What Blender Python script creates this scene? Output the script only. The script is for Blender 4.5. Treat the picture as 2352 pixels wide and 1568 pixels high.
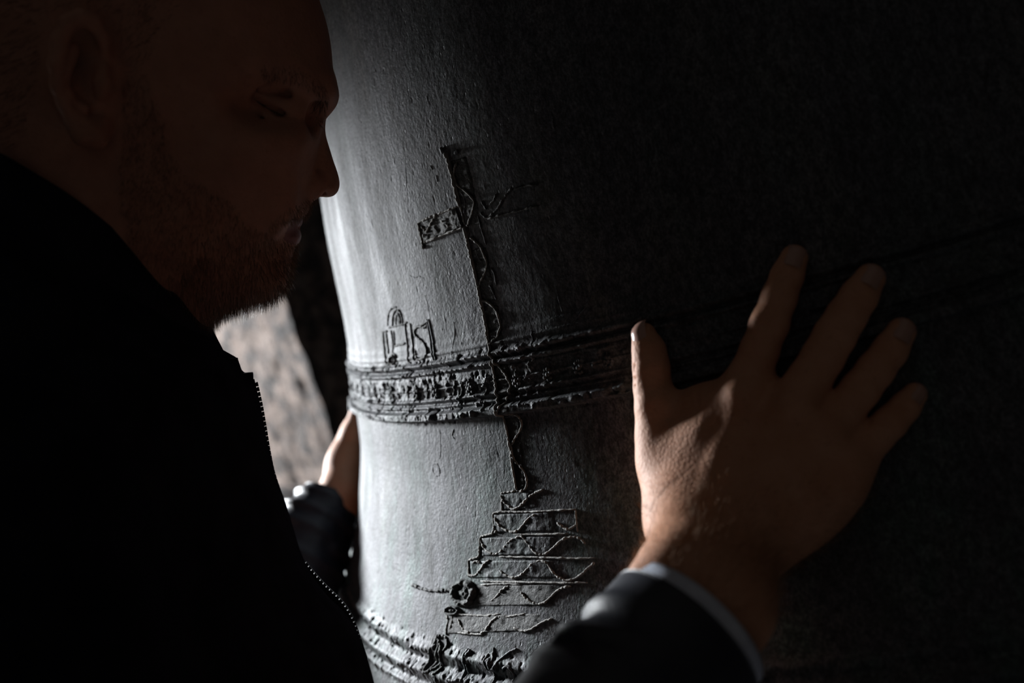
import bpy, math, random
import numpy as np
from mathutils import Matrix, Vector

# ------------------------------------------------------------------ camera
for o in list(bpy.data.objects):
    bpy.data.objects.remove(o)
SC = bpy.context.scene
COL = SC.collection
W, H = 2352, 1568
FPX = W * 35 / 36
CAM = np.array([0.0, -1.12484, 0.11107])
CR = np.array([0.91308942, 0.26422322, -0.31057012])
CU = np.array([0.26260662, 0.20161689, 0.94360394])
CF = np.array([-0.31193826, 0.94315254, -0.11470748])
cd = bpy.data.cameras.new('camera')
cd.lens = 35; cd.sensor_width = 36; cd.clip_start = 0.02
cd.dof.use_dof = True; cd.dof.focus_distance = 0.69; cd.dof.aperture_fstop = 3.5
cam = bpy.data.objects.new('camera', cd); COL.objects.link(cam)
M = Matrix.Identity(4)
for i in range(3):
    M[i][0] = CR[i]; M[i][1] = CU[i]; M[i][2] = -CF[i]; M[i][3] = CAM[i]
cam.matrix_world = M
SC.camera = cam

# ------------------------------------------------------------------ world, daylight, exposure
wd = bpy.data.worlds.new('world'); SC.world = wd; wd.use_nodes = True
bg = wd.node_tree.nodes['Background']
bg.inputs[0].default_value = (1.0, 0.92, 0.84, 1); bg.inputs[1].default_value = 0.031
# daylight falls through an opening in the left wall (lintel at WIN_Z1)
WIN_Y0, WIN_Y1, WIN_Z0, WIN_Z1, WIN_X = -0.75, 1.75, -0.95, 0.374, -1.25
ld = bpy.data.lights.new('daylight', 'AREA'); ld.shape = 'RECTANGLE'
ld.size = 1.0; ld.size_y = 0.45
ld.energy = 660; ld.color = (0.93, 0.97, 1.0)
lo = bpy.data.objects.new('daylight', ld); COL.objects.link(lo)
lo.location = (-3.4, 1.17, 0.95)
lo.rotation_euler = (Vector((-0.4, -0.3, 0.1)) - Vector(lo.location)).to_track_quat('-Z', 'Z').to_euler()
# added dim, broad fill outside the opening to brighten the hand; source unseen
lg = bpy.data.lights.new('added_fill', 'AREA'); lg.shape = 'RECTANGLE'
lg.size = 1.6; lg.size_y = 1.0; lg.energy = 14; lg.color = (1.0, 0.97, 0.93)
lgo = bpy.data.objects.new('added_fill', lg); COL.objects.link(lgo)
lgo.location = (-3.2, 0.2, -0.5); lgo.rotation_euler = (math.pi / 2, 0, -math.pi / 2)
vs = SC.view_settings
vs.view_transform = 'Standard'; vs.look = 'None'; vs.gamma = 1; vs.exposure = 0.0
vs.use_curve_mapping = False

# ------------------------------------------------------------------ helpers
rng = np.random.default_rng(7)
random.seed(7)

def ray(x, y):
    x = np.asarray(x, float)[..., None]; y = np.asarray(y, float)[..., None]
    return CF + CR * (x - W / 2) / FPX - CU * (y - H / 2) / FPX

def at(x, y, t):
    return CAM + ray(x, y) * np.asarray(t, float)[..., None]

def proj(P):
    d = np.asarray(P) - CAM; z = d @ CF
    return np.stack([W / 2 + FPX * (d @ CR) / z, H / 2 - FPX * (d @ CU) / z, z], -1)

# bell profile (axis = world z through the origin)
_zk = np.array([-0.30, -0.2, -0.13, -0.06, 0.0, 0.06, 0.15, 0.3])
_rk = np.array([0.66142, 0.60348, 0.56478, 0.5368, 0.5248, 0.5124, 0.50108, 0.47363])
_zz = np.linspace(-0.30, 0.30, 121); _rr = np.interp(_zz, _zk, _rk)
_k = np.hanning(13); _k /= _k.sum()
_rr = np.convolve(np.pad(_rr, 6, mode='reflect', reflect_type='odd'), _k, 'valid')
_zt = np.array([0.42, 0.55, 0.64, 0.70, 0.745, 0.775, 0.79, 0.795])
_rt = np.array([0.452, 0.430, 0.410, 0.380, 0.335, 0.27, 0.18, 0.0])
_zb = np.array([-0.375, -0.365, -0.345, -0.325]); _rb = np.array([0.688, 0.700, 0.696, 0.682])
PZ = np.concatenate([_zb, _zz, _zt]); PR = np.concatenate([_rb, _rr, _rt])

def bell_r(z):
    return np.interp(z, PZ, PR)

def bell_hit(x, y):
    """pixel -> (theta, z, t) on the plain bell body"""
    x = np.atleast_1d(np.asarray(x, float)); y = np.atleast_1d(np.asarray(y, float))
    d = ray(x, y); ts = np.arange(0.3, 1.3, 0.001)
    P = CAM + d[:, None, :] * ts[None, :, None]
    q = np.hypot(P[..., 0], P[..., 1]) - bell_r(P[..., 2])
    i = np.argmax(q < 0, axis=1)
    miss = ~(q < 0).any(axis=1)
    i = np.where(miss, np.argmin(q, axis=1), np.maximum(i, 1))
    a = np.arange(len(x)); q0 = q[a, i - 1]; q1 = q[a, i]
    fr = np.where(miss, 1.0, q0 / np.where(np.abs(q0 - q1) < 1e-9, 1, q0 - q1))
    t = ts[i - 1] + fr * 0.001
    P = CAM + d * t[:, None]
    return np.arctan2(P[:, 1], P[:, 0]), P[:, 2], t

def bell_pt(th, z, off=0.0):
    th = np.asarray(th); z = np.asarray(z)
    rr = bell_r(z) + off
    return np.stack([rr * np.cos(th), rr * np.sin(th), z], -1)

def bell_nrm(th, z):
    dr = (bell_r(np.asarray(z) + .004) - bell_r(np.asarray(z) - .004)) / .008
    n = np.stack([np.cos(th), np.sin(th), -dr], -1)
    return n / np.linalg.norm(n, axis=-1, keepdims=True)

def attach(o, parent):
    o.parent = parent          # everything is modelled in world space; only the root Empty is moved
    o.matrix_parent_inverse = Matrix.Translation(-parent.location) if parent.parent is None else Matrix.Identity(4)

def mesh_np(name, V, F, mat=None, parent=None, smooth=True, matidx=None):
    """F: (n,3|4) int array or list of lists"""
    me = bpy.data.meshes.new(name)
    V = np.asarray(V, np.float32)
    if isinstance(F, np.ndarray):
        n, k = F.shape
        me.vertices.add(len(V)); me.vertices.foreach_set('co', V.ravel())
        me.loops.add(n * k); me.loops.foreach_set('vertex_index', F.astype(np.int32).ravel())
        me.polygons.add(n); me.polygons.foreach_set('loop_start', np.arange(0, n * k, k, dtype=np.int32))
        me.polygons.foreach_set('loop_total', np.full(n, k, np.int32))
        me.update(calc_edges=True)
    else:
        me.from_pydata(V.tolist(), [], F)
    me.validate()
    if smooth:
        me.polygons.foreach_set('use_smooth', np.ones(len(me.polygons), bool))
    for m in (mat if isinstance(mat, (list, tuple)) else [mat]):
        if m: me.materials.append(m)
    if matidx is not None:
        me.polygons.foreach_set('material_index', np.asarray(matidx, np.int32))
    o = bpy.data.objects.new(name, me); COL.objects.link(o)
    if parent is not None: attach(o, parent)
    return o

def tag(o, label=None, cat=None, group=None, kind=None):
    if label: o['label'] = label
    if cat: o['category'] = cat
    if group: o['group'] = group
    if kind: o['kind'] = kind
    return o

def empty(name, label, cat, loc=(0, 0, 0)):
    o = bpy.data.objects.new(name, None); COL.objects.link(o); o.location = loc
    return tag(o, label, cat)

def boxes(blist):
    """list of (centre, axes(3x3 rows), half sizes) -> V,F"""
    V = []; F = []
    S = np.array([(-1,-1,-1),(1,-1,-1),(1,1,-1),(-1,1,-1),(-1,-1,1),(1,-1,1),(1,1,1),(-1,1,1)], float)
    Q = [(0,3,2,1),(4,5,6,7),(0,1,5,4),(1,2,6,5),(2,3,7,6),(3,0,4,7)]
    for c, A, h in blist:
        b = len(V) * 8
        V.append(np.asarray(c) + (S * np.asarray(h)) @ np.asarray(A)); F += [[b + i for i in q] for q in Q]
    return np.concatenate(V), np.array(F)

def value_noise(P, seed=0):
    """smooth 3-d value noise in [-1,1]; P (...,3)"""
    P = np.asarray(P, np.float64); i = np.floor(P).astype(np.int64); f = P - i
    u = f * f * (3 - 2 * f); out = 0
    def h(a, b, c):
        n = (a * 73856093) ^ (b * 19349663) ^ (c * 83492791) ^ (seed * 2654435761)
        n = (n ^ (n >> 13)) * 1274126177 & 0x7fffffff
        n = (n ^ (n >> 16)) & 0xffff
        return n / 32767.5 - 1
    for dx in (0, 1):
        wx = u[..., 0] if dx else 1 - u[..., 0]
        for dy in (0, 1):
            wy = u[..., 1] if dy else 1 - u[..., 1]
            for dz in (0, 1):
                wz = u[..., 2] if dz else 1 - u[..., 2]
                out = out + wx * wy * wz * h(i[..., 0] + dx, i[..., 1] + dy, i[..., 2] + dz)
    return out

def fbm(P, seed=0, oct=3):
    s = 0; a = 1; t = 0
    for k in range(oct):
        s = s + a * value_noise(np.asarray(P) * 2 ** k, seed + k); t += a; a *= .5
    return s / t

def spline(pts, n=8):
    """Catmull-Rom through the points, n samples per span"""
    p = np.asarray(pts, float)
    if len(p) < 3:
        t = np.linspace(0, 1, n * 2)[:, None]; return p[0] * (1 - t) + p[-1] * t
    q = np.vstack([2 * p[0] - p[1], p, 2 * p[-1] - p[-2]]); out = []
    for i in range(1, len(q) - 2):
        t = np.linspace(0, 1, n, endpoint=False)[:, None]
        a, b, c, d = q[i - 1], q[i], q[i + 1], q[i + 2]
        out.append(.5 * (2 * b + (c - a) * t + (2 * a - 5 * b + 4 * c - d) * t ** 2 + (3 * b - a - 3 * c + d) * t ** 3))
    out.append(p[-1:]); return np.vstack(out)

def tube(path, rad, side=None, flat=1.0, m=8, cap=True):
    """sweep a circle along a path; flat scales along the 'side' normal"""
    P = np.asarray(path, float); n = len(P)
    T = np.gradient(P, axis=0); T /= np.linalg.norm(T, axis=1, keepdims=True) + 1e-12
    if side is None:
        s = np.cross(T, [0.13, 0.31, 0.94])
    else:
        s = np.cross(T, side)
    s /= np.linalg.norm(s, axis=1, keepdims=True) + 1e-12
    b = np.cross(s, T)
    rad = np.broadcast_to(np.asarray(rad, float), (n,))
    a = np.linspace(0, 2 * np.pi, m, endpoint=False)
    V = P[:, None] + rad[:, None, None] * (np.cos(a)[None, :, None] * s[:, None] + flat * np.sin(a)[None, :, None] * b[:, None])
    V = V.reshape(-1, 3)
    i = np.arange(n - 1)[:, None] * m; j = np.arange(m)[None]; j2 = (j + 1) % m
    F = np.stack([i + j, i + j2, i + m + j2, i + m + j], -1).reshape(-1, 4).tolist()
    if cap:
        F.append(list(range(m))[::-1]); F.append([(n - 1) * m + k for k in range(m)])
    return V, F

def merge(parts):
    V = []; F = []; b = 0
    for v, f in parts:
        V.append(np.asarray(v)); F += [[i + b for i in q] for q in (f.tolist() if isinstance(f, np.ndarray) else f)]; b += len(v)
    return np.vstack(V), F

def grid_faces(nu, nv, wrap=False):
    i = np.arange(nu - 1)[:, None]; j = np.arange(nv if wrap else nv - 1)[None]
    j2 = (j + 1) % nv
    return np.stack([i * nv + j, i * nv + j2, (i + 1) * nv + j2, (i + 1) * nv + j], -1).reshape(-1, 4)

# ------------------------------------------------------------------ materials
def mat(name):
    m = bpy.data.materials.new(name); m.use_nodes = True
    nt = m.node_tree; b = nt.nodes['Principled BSDF']
    return m, nt, b

def nd(nt, t, **kw):
    n = nt.nodes.new(t)
    for k, v in kw.items():
        if k.startswith('i_'):
            n.inputs[k[2:].replace('_', ' ')].default_value = v
        else: setattr(n, k, v)
    return n

def coords(nt, scale=(1, 1, 1)):
    tc = nd(nt, 'ShaderNodeTexCoord'); mp = nd(nt, 'ShaderNodeMapping')
    mp.inputs['Scale'].default_value = scale
    nt.links.new(tc.outputs['Object'], mp.inputs['Vector']); return mp.outputs[0]

def noise(nt, vec, sc, det=4, rough=.6):
    n = nd(nt, 'ShaderNodeTexNoise'); n.inputs['Scale'].default_value = sc
    n.inputs['Detail'].default_value = det; n.inputs['Roughness'].default_value = rough
    nt.links.new(vec, n.inputs['Vector']); return n.outputs['Fac']

def ramp(nt, fac, stops):
    r = nd(nt, 'ShaderNodeValToRGB'); e = r.color_ramp.elements
    while len(e) < len(stops): e.new(.5)
    for k, (p, c) in enumerate(stops):
        e[k].position = p; e[k].color = (*c, 1) if len(c) == 3 else c
    nt.links.new(fac, r.inputs[0]); return r.outputs[0]

def mixc(nt, fac, a, b, mode='MIX'):
    n = nd(nt, 'ShaderNodeMix', data_type='RGBA', blend_type=mode)
    for s, v in ((0, fac), (6, a), (7, b)):
        if hasattr(v, 'is_linked') or hasattr(v, 'links'): nt.links.new(v, n.inputs[s])
        else: n.inputs[s].default_value = v if s == 0 else (*v, 1)
    return n.outputs[2]

def math_(nt, op, a, b=0.0):
    n = nd(nt, 'ShaderNodeMath', operation=op)
    for s, v in ((0, a), (1, b)):
        if hasattr(v, 'links'): nt.links.new(v, n.inputs[s])
        else: n.inputs[s].default_value = v
    return n.outputs[0]

def bump(nt, b, h, strength, dist, prev=None):
    n = nd(nt, 'ShaderNodeBump'); n.inputs['Strength'].default_value = strength; n.inputs['Distance'].default_value = dist
    nt.links.new(h, n.inputs['Height'])
    if prev is not None: nt.links.new(prev, n.inputs['Normal'])
    nt.links.new(n.outputs[0], b.inputs['Normal']); return n.outputs[0]

def m_bronze(name, crust=False, gain=None):
    m, nt, b = mat(name)
    v = coords(nt); vs_ = coords(nt, (1, 1, .13))
    streak = noise(nt, vs_, 38, 5, .65); fine = noise(nt, v, 420, 3, .6); blot = noise(nt, v, 14, 4, .6)
    # bare grey bronze, browner and lighter tones in streaks
    c = ramp(nt, streak, [(.30, (.20, .20, .232)), (.52, (.30, .302, .332)), (.72, (.38, .378, .378))])
    # verdigris bloom, stronger toward the foot of the bell
    sep = nd(nt, 'ShaderNodeSeparateXYZ'); tc = nd(nt, 'ShaderNodeTexCoord'); nt.links.new(tc.outputs['Object'], sep.inputs[0])
    mr = nd(nt, 'ShaderNodeMapRange'); mr.inputs[1].default_value = .10; mr.inputs[2].default_value = -.18; mr.inputs[3].default_value = .25; mr.inputs[4].default_value = 1.0
    nt.links.new(sep.outputs[2], mr.inputs[0])
    g = ramp(nt, noise(nt, vs_, 24, 6, .7), [(.46, (0, 0, 0)), (.66, (1, 1, 1))])
    gf = math_(nt, 'MULTIPLY', math_(nt, 'MULTIPLY', g, mr.outputs[0]), .9)
    c = mixc(nt, gf, c, (.22, .35, .31))
    fg = ramp(nt, noise(nt, coords(nt, (1, 1, .5)), 260, 4, .75), [(.38, (.42,) * 3), (.62, (1.45,) * 3)])
    c = mixc(nt, .8, c, fg, 'MULTIPLY')
    fh = ramp(nt, noise(nt, coords(nt, (1, 1, .6)), 720, 3, .7), [(.40, (.5,) * 3), (.62, (1.45,) * 3)])
    c = mixc(nt, .8, c, fh, 'MULTIPLY')
    dk = ramp(nt, noise(nt, vs_, 75, 4, .7), [(.52, (0, 0, 0)), (.70, (1, 1, 1))])
    c = mixc(nt, math_(nt, 'MULTIPLY', dk, .5), c, (.075, .08, .085))
    ol = ramp(nt, blot, [(.55, (0, 0, 0)), (.75, (1, 1, 1))])
    c = mixc(nt, math_(nt, 'MULTIPLY', ol, .28), c, (.17, .17, .11))
    if crust:
        cr = ramp(nt, noise(nt, v, 230, 4, .7), [(.40, (.07, .07, .065)), (.62, (.30, .295, .27))])
        c = mixc(nt, .65, c, cr)
    c = mixc(nt, 1.0, c, (.335, .335, .34), 'MULTIPLY')
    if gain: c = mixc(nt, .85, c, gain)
    nt.links.new(c, b.inputs['Base Color'])
    b.inputs['Metallic'].default_value = .2; b.inputs['Specular IOR Level'].default_value = .35
    rr_ = ramp(nt, streak, [(.3, (.58,) * 3), (.7, (.76,) * 3)]); nt.links.new(rr_, b.inputs['Roughness'])
    # casting skin: fine grain, scratches, pits
    p = bump(nt, b, fine, .5, .0008)
    sc = noise(nt, coords(nt, (1, 1, .06)), 300, 3, .7); p = bump(nt, b, sc, .3, .0005, p)
    vo = nd(nt, 'ShaderNodeTexVoronoi'); vo.inputs['Scale'].default_value = 130; vo.inputs['Randomness'].default_value = 1
    nt.links.new(coords(nt, (1, 1, .55)), vo.inputs['Vector'])
    pit = ramp(nt, vo.outputs['Distance'], [(.06, (0, 0, 0)), (.13, (1, 1, 1))]); p = bump(nt, b, pit, .5, .0008, p)
    wv = noise(nt, coords(nt, (1, 1, .6)), 130, 4, .7); p = bump(nt, b, wv, .22, .0012, p)
    if crust: bump(nt, b, noise(nt, v, 260, 5, .75), .8, .003, p)
    return m

def m_skin(name, base, red, rough=.6, sc=1.0):
    m, nt, b = mat(name); v = coords(nt)
    c = ramp(nt, noise(nt, v, 55 * sc, 5, .65), [(.32, base), (.68, red)])
    sp = ramp(nt, noise(nt, v, 240 * sc, 2, .5), [(.62, (0, 0, 0)), (.74, (1, 1, 1))])
    c = mixc(nt, math_(nt, 'MULTIPLY', sp, .2), c, (.22, .085, .05))
    nt.links.new(c, b.inputs['Base Color'])
    b.inputs['Roughness'].default_value = rough
    b.inputs['Specular IOR Level'].default_value = .35
    b.inputs['Subsurface Weight'].default_value = .12
    b.inputs['Subsurface Radius'].default_value = (.012, .004, .002); b.inputs['Subsurface Scale'].default_value = .3
    p = bump(nt, b, noise(nt, v, 900, 3, .6), .35, .0006)
    vo = nd(nt, 'ShaderNodeTexVoronoi'); vo.inputs['Scale'].default_value = 420; nt.links.new(v, vo.inputs['Vector'])
    bump(nt, b, vo.outputs['Distance'], .3, .0007, p)
    return m

def m_plain(name, col, rough=.6, nsc=None, namp=.25, bsc=None, bd=.001, metal=0, sheen=0, spec=.5):
    m, nt, b = mat(name); v = coords(nt); b.inputs['Specular IOR Level'].default_value = spec
    if nsc:
        lo_ = tuple(x * (1 - namp) for x in col); hi = tuple(min(1, x * (1 + namp)) for x in col)
        nt.links.new(ramp(nt, noise(nt, v, nsc, 5, .65), [(.35, lo_), (.65, hi)]), b.inputs['Base Color'])
    else: b.inputs['Base Color'].default_value = (*col, 1)
    b.inputs['Roughness'].default_value = rough; b.inputs['Metallic'].default_value = metal
    if sheen: b.inputs['Sheen Weight'].default_value = sheen
    if bsc: bump(nt, b, noise(nt, v, bsc, 4, .65), .6, bd)
    return m

def m_plaster():
    m, nt, b = mat('rough_plaster'); v = coords(nt)
    c = ramp(nt, noise(nt, v, 19, 4, .7), [(.43, (.006, .0036, .0025)), (.49, (.036, .0215, .0150)), (.55, (.092, .066, .053))])
    o = ramp(nt, noise(nt, v, 9, 4, .6), [(.5, (0, 0, 0)), (.7, (1, 1, 1))])
    c = mixc(nt, math_(nt, 'MULTIPLY', o, .35), c, (.085, .045, .026))
    nt.links.new(c, b.inputs['Base Color']); b.inputs['Roughness'].default_value = .95
    bump(nt, b, noise(nt, v, 45, 6, .7), .9, .02)
    return m

MT = {}
MT['bronze'] = m_bronze('weathered_bronze')
MT['crust'] = m_bronze('encrusted_bronze', True)
MT['worn'] = m_bronze('rubbed_bronze', True, (.26, .25, .235))
MT['patina_shade'] = m_bronze('patina_and_shade_bronze', True, (.02, .019, .018))  # dark patina; on the cross stem its darkness also stands for shade
MT['plaster'] = m_plaster()
MT['stone'] = m_plain('grey_stone', (.19, .19, .20), .9, 14, .25, 60, .006)
MT['wood'] = m_plain('old_oak', (.10, .06, .035), .8, 9, .4, 40, .004)
MT['skin'] = m_skin('skin_face', (.42, .20, .135), (.50, .25, .175))
MT['lips'] = m_skin('skin_lips', (.24, .085, .07), (.30, .11, .09))
MT['skin_hand'] = m_skin('skin_hand', (.58, .27, .155), (.66, .34, .215))
MT['nail'] = m_plain('fingernail', (.52, .31, .25), .25)
MT['hair'] = m_plain('brown_hair', (.08, .045, .025), .6, spec=.25)
MT['beard'] = m_plain('beard_hair', (.19, .105, .055), .4)
MT['armhair'] = m_plain('arm_hair', (.24, .13, .06), .7, spec=.15)
MT['jacket'] = m_plain('black_jacket_cloth', (.018, .020, .028), .7, 30, .3, 700, .0006, spec=0)
MT['zip'] = m_plain('dark_zipper_plastic', (.006, .006, .007), .6, spec=.12)
MT['sleeve'] = m_plain('navy_sleeve_cloth', (.030, .033, .047), .45, 30, .3, 500, .0005)
MT['lining'] = m_plain('pale_blue_cuff', (.72, .77, .92), .8, 60, .12, 900, .0004)
MT['trouser'] = m_plain('dark_trousers', (.012, .012, .015), .85, spec=.1)
MT['shoe'] = m_plain('black_leather', (.01, .01, .01), .4)

# ------------------------------------------------------------------ the place
def wbox(name, parts, m, **kw):
    V, F = boxes([((np.array(a) + np.array(b)) / 2, np.eye(3), (np.array(b) - np.array(a)) / 2) for a, b in parts])
    return mesh_np(name, V, F, m, smooth=False, **kw)

FLOOR = -1.40
tag(wbox('floor', [((-2.0, -3.0, FLOOR - .1), (2.5, 2.5, FLOOR))], MT['stone']), kind='structure')
X0, X1 = WIN_X - .3, WIN_X
tag(wbox('wall_left', [((X0, -3.0, FLOOR), (X1, WIN_Y0, 1.9)), ((X0, WIN_Y1, FLOOR), (X1, 2.2, 1.9)),
                       ((X0, WIN_Y0, FLOOR), (X1, WIN_Y1, WIN_Z0)), ((X0, WIN_Y0, WIN_Z1), (X1, WIN_Y1, 1.9))], MT['plaster']), kind='structure')
tag(wbox('wall_back', [((-1.55, 2.2, FLOOR), (2.5, 2.5, 1.9))], MT['plaster']), kind='structure')
tag(wbox('wall_right', [((2.2, -3.0, FLOOR), (2.5, 2.2, 1.9))], MT['plaster']), kind='structure')

# rough masonry pier behind the bell: lit face toward the window, shaded return
def rough_face(p0, e, width, z0, z1, n_out, nu, nv, amp, seed):
    uu, vv = np.meshgrid(np.linspace(0, 1, nu), np.linspace(0, 1, nv), indexing='ij')
    P = p0 + uu[..., None] * width * e + np.stack([0 * uu, 0 * uu, z0 + vv * (z1 - z0)], -1)
    d = fbm(P * 22, seed, 4) * amp + fbm(P * 6, seed + 9, 2) * amp * .8
    e_ = np.clip(uu * width / .04, 0, 1)[..., None]; cn = np.array([.45, -.893, 0])
    P = P + (n_out * e_ + (cn + np.array([.5, .1, 0])) * (1 - e_)) * (fbm(P * 22, 3, 4) * amp * 1.6 + fbm(P * 6, 12, 2) * amp * .8)[..., None]
    return P.reshape(-1, 3), grid_faces(nu, nv)
corner = np.array([-1.175, 0.925, 0.0])
eL = np.array([-.82, .572, 0]); nL = np.array([-.572, -.82, 0])
eR = np.array([.30, .954, 0]); nR = np.array([.954, -.30, 0])
V, F = merge([rough_face(corner, eL, .5, FLOOR, 1.9, nL, 150, 300, .011, 3),
              rough_face(corner, eR, 1.20, FLOOR, 1.9, nR, 120, 240, .010, 5)])
tag(mesh_np('wall_pier', V, F, MT['plaster']), kind='structure')
# smooth stone ledge at the foot of the lit face
uu = eL; vv_ = nL
V, F = boxes([(corner + uu * .5 + vv_ * .21 + np.array([0, 0, -.415]), [uu, vv_, [0, 0, 1]], (.56, .20, .05)),
              (corner + uu * .5 + vv_ * .16 + np.array([0, 0, (FLOOR - .465) / 2]), [uu, vv_, [0, 0, 1]], (.5, .15, (-.465 - FLOOR) / 2))])
tag(mesh_np('trim_ledge', V, F, MT['stone'], smooth=False), kind='structure')

# ------------------------------------------------------------------ the bell
bell = empty('church_bell', 'huge grey-green weathered bronze church bell with raised cast ornament', 'bell', (0, 0, -.375))

def gauss(z, c, w): return np.exp(-((z - c) / w) ** 2)
def ss(z, a, b):
    t = np.clip((z - a) / (b - a), 0, 1); return t * t * (3 - 2 * t)

def ring_disp(z):
    """moulding profile in metres, over the plain body"""
    z = np.asarray(z, float)
    d = .0016 * ss(z, -.018, -.0165) * (1 - ss(z, .021, .0225))
    d += .0032 * gauss(z, .0262, .0022) - .0012 * gauss(z, .0228, .0012)
    d += .0016 * gauss(z, .0195, .0012) - .0008 * gauss(z, .0172, .0009)
    d += .0011 * gauss(z, .0072, .0007)
    d += .0020 * gauss(z, -.0012, .0014) - .0010 * gauss(z, -.0042, .0011) + .0012 * gauss(z, -.0062, .0012)
    d += .0050 * ss(z, -.0178, -.0155) * (1 - ss(z, -.0115, -.0085))
    d += .0010 * gauss(z, .0330, .0008) + .0006 * (1 - ss(z, .0405, .0420)) * ss(z, .027, .031)
    d += .0026 * gauss(z, -.1780, .0034) - .0012 * gauss(z, -.1852, .0022)
    d += .0038 * gauss(z, -.1925, .0038) - .0010 * gauss(z, -.1990, .002) + .002 * gauss(z, -.2035, .002)
    d += .0045 * gauss(z, -.262, .005) + .0045 * gauss(z, -.275, .004)
    d += .003 * gauss(z, .46, .006) + .003 * gauss(z, .49, .006) + .003 * gauss(z, .56, .006)
    return d

D2R = math.pi / 180
th = np.concatenate([np.linspace(-162, -112, 880, endpoint=False), np.linspace(-112, -70, 300, endpoint=False),
                     np.linspace(-70, 198, 150, endpoint=False)]) * D2R
zs = np.concatenate([np.linspace(-.375, -.24, 30, endpoint=False), np.linspace(-.24, -.165, 110, endpoint=False),
                     np.linspace(-.165, -.022, 120, endpoint=False), np.linspace(-.022, .032, 130, endpoint=False),
                     np.linspace(.032, .30, 190, endpoint=False), np.linspace(.30, .70, 30, endpoint=False), np.linspace(.70, .7945, 22)])
T2, Z2 = np.meshgrid(th, zs, indexing='ij')
base = bell_pt(T2, Z2); nr = bell_nrm(T2, Z2)
d = ring_disp(Z2)
crust = ss(Z2, -.021, -.016) * (1 - ss(Z2, .027, .033))
crust = crust + .95 * ss(Z2, -.215, -.198) * (1 - ss(Z2, -.176, -.168))
Ps = base * np.array([1, 1, 1.0])
n1 = fbm(Ps * 210, 11, 3); n2 = fbm(Ps * 60, 21, 2)
d += crust * (.0011 * n1 * (n2 > -.15) + .0007 * n2)
d += crust * .0020 * np.clip(n1 - .28, 0, 1) * 2.0
d -= crust * .0030 * np.clip(-n1 - .35, 0, 1) * 2.0
d += (1 - np.clip(crust, 0, 1)) * .00025 * fbm(base * np.array([28, 28, 9]), 31, 2)
d += .00010 * fbm(base * np.array([230, 230, 120]), 41, 2)
# cast blemishes: dents, scabs and vertical nicks at random places
for k in range(420):
    tc_ = rng.uniform(-160, -75) * D2R; zc = rng.uniform(-.17, .28)
    if -.022 < zc < .03: continue
    w = rng.uniform(.0005, .0010); hgt = w * rng.uniform(1.0, 2.6); a = rng.choice([-1, -1, 1]) * rng.uniform(.00015, .00045)
    i0, i1 = np.searchsorted(th[:1180], [tc_ - .012, tc_ + .012]); j0, j1 = np.searchsorted(zs, [zc - .012, zc + .012])
    if i1 <= i0 or j1 <= j0: continue
    x = (T2[i0:i1, j0:j1] - tc_) * .5; y = Z2[i0:i1, j0:j1] - zc; x = x + .25 * y * rng.uniform(-1, 1)
    d[i0:i1, j0:j1] += a * np.exp(-(x / w) ** 2 - (y / hgt) ** 2)
V = (base + nr * d[..., None]).reshape(-1, 3)
nth, nz = T2.shape
F = grid_faces(nth, nz)
jj = np.arange(nz - 1); l = (nth - 1) * nz
F = np.vstack([F, np.stack([l + jj, l + jj + 1, jj + 1, jj], -1)[:, [0, 3, 2, 1]]])
F = F[:, [0, 3, 2, 1]] if False else F
mesh_np('body', V, F[:, ::-1].copy(), MT['bronze'], bell)
# hollow inside and rounded lip
zi = np.array([-.375, -.379, -.372, -.33, -.26, -.1, .1, .3, .5, .62, .68, .70]); ri = np.array([.688, .672, .650, .625, .58, .505, .455, .42, .385, .34, .25, .0])
tt = np.linspace(-math.pi, math.pi, 97)[:-1]
V = np.stack([ri[:, None] * np.cos(tt), ri[:, None] * np.sin(tt), np.repeat(zi[:, None], 96, 1)], -1).reshape(-1, 3)
mesh_np('inner_wall', V, grid_faces(len(zi), 96, True), MT['bronze'], bell)
# crown loops that carry the bell
cl = []
for k in range(6):
    a = k * math.pi / 3; arc = np.linspace(0, math.pi, 14)
    p = np.stack([(.045 + .085 * (1 + np.cos(arc)) / 2) * math.cos(a), (.045 + .085 * (1 + np.cos(arc)) / 2) * math.sin(a), .785 + .15 * np.sin(arc)], -1)
    mesh_np('crown_loop', *tube(p, .022, m=10), MT['bronze'], bell)

def relief_path(px, off=0.0, n=6):
    q = spline(px, n); t_, z_, tt_ = bell_hit(q[:, 0], q[:, 1])
    return t_, z_, tt_

def relief(name, px, rpx, m='bronze', jit=.25, flat=.8, lift=.25, n=11, seed=0, parent=None, taper=True, mk=True):
    t_, z_, tt_ = relief_path(px, n=n)
    r_ = 1.2 * rpx * tt_ / FPX
    base_ = bell_pt(t_, z_); nn = bell_nrm(t_, z_)
    jn = value_noise(base_ * 700, 77 + seed)
    r_ = r_ * (1 + jit * jn)
    if taper:
        e = np.minimum(np.arange(len(r_)), np.arange(len(r_))[::-1]) / 3.0; r_ = r_ * np.clip(.45 + e, 0, 1)
    P = base_ + nn * (ring_disp(z_) + lift * r_)[:, None] + .3 * r_[:, None] * np.stack([value_noise(base_ * 480, s_ + seed) for s_ in (1, 2, 3)], -1) * jit * 2
    vf = tube(P, r_, side=nn, flat=flat, m=8)
    return mesh_np(name, *vf, MT[m], parent or bell) if mk else vf

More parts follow.
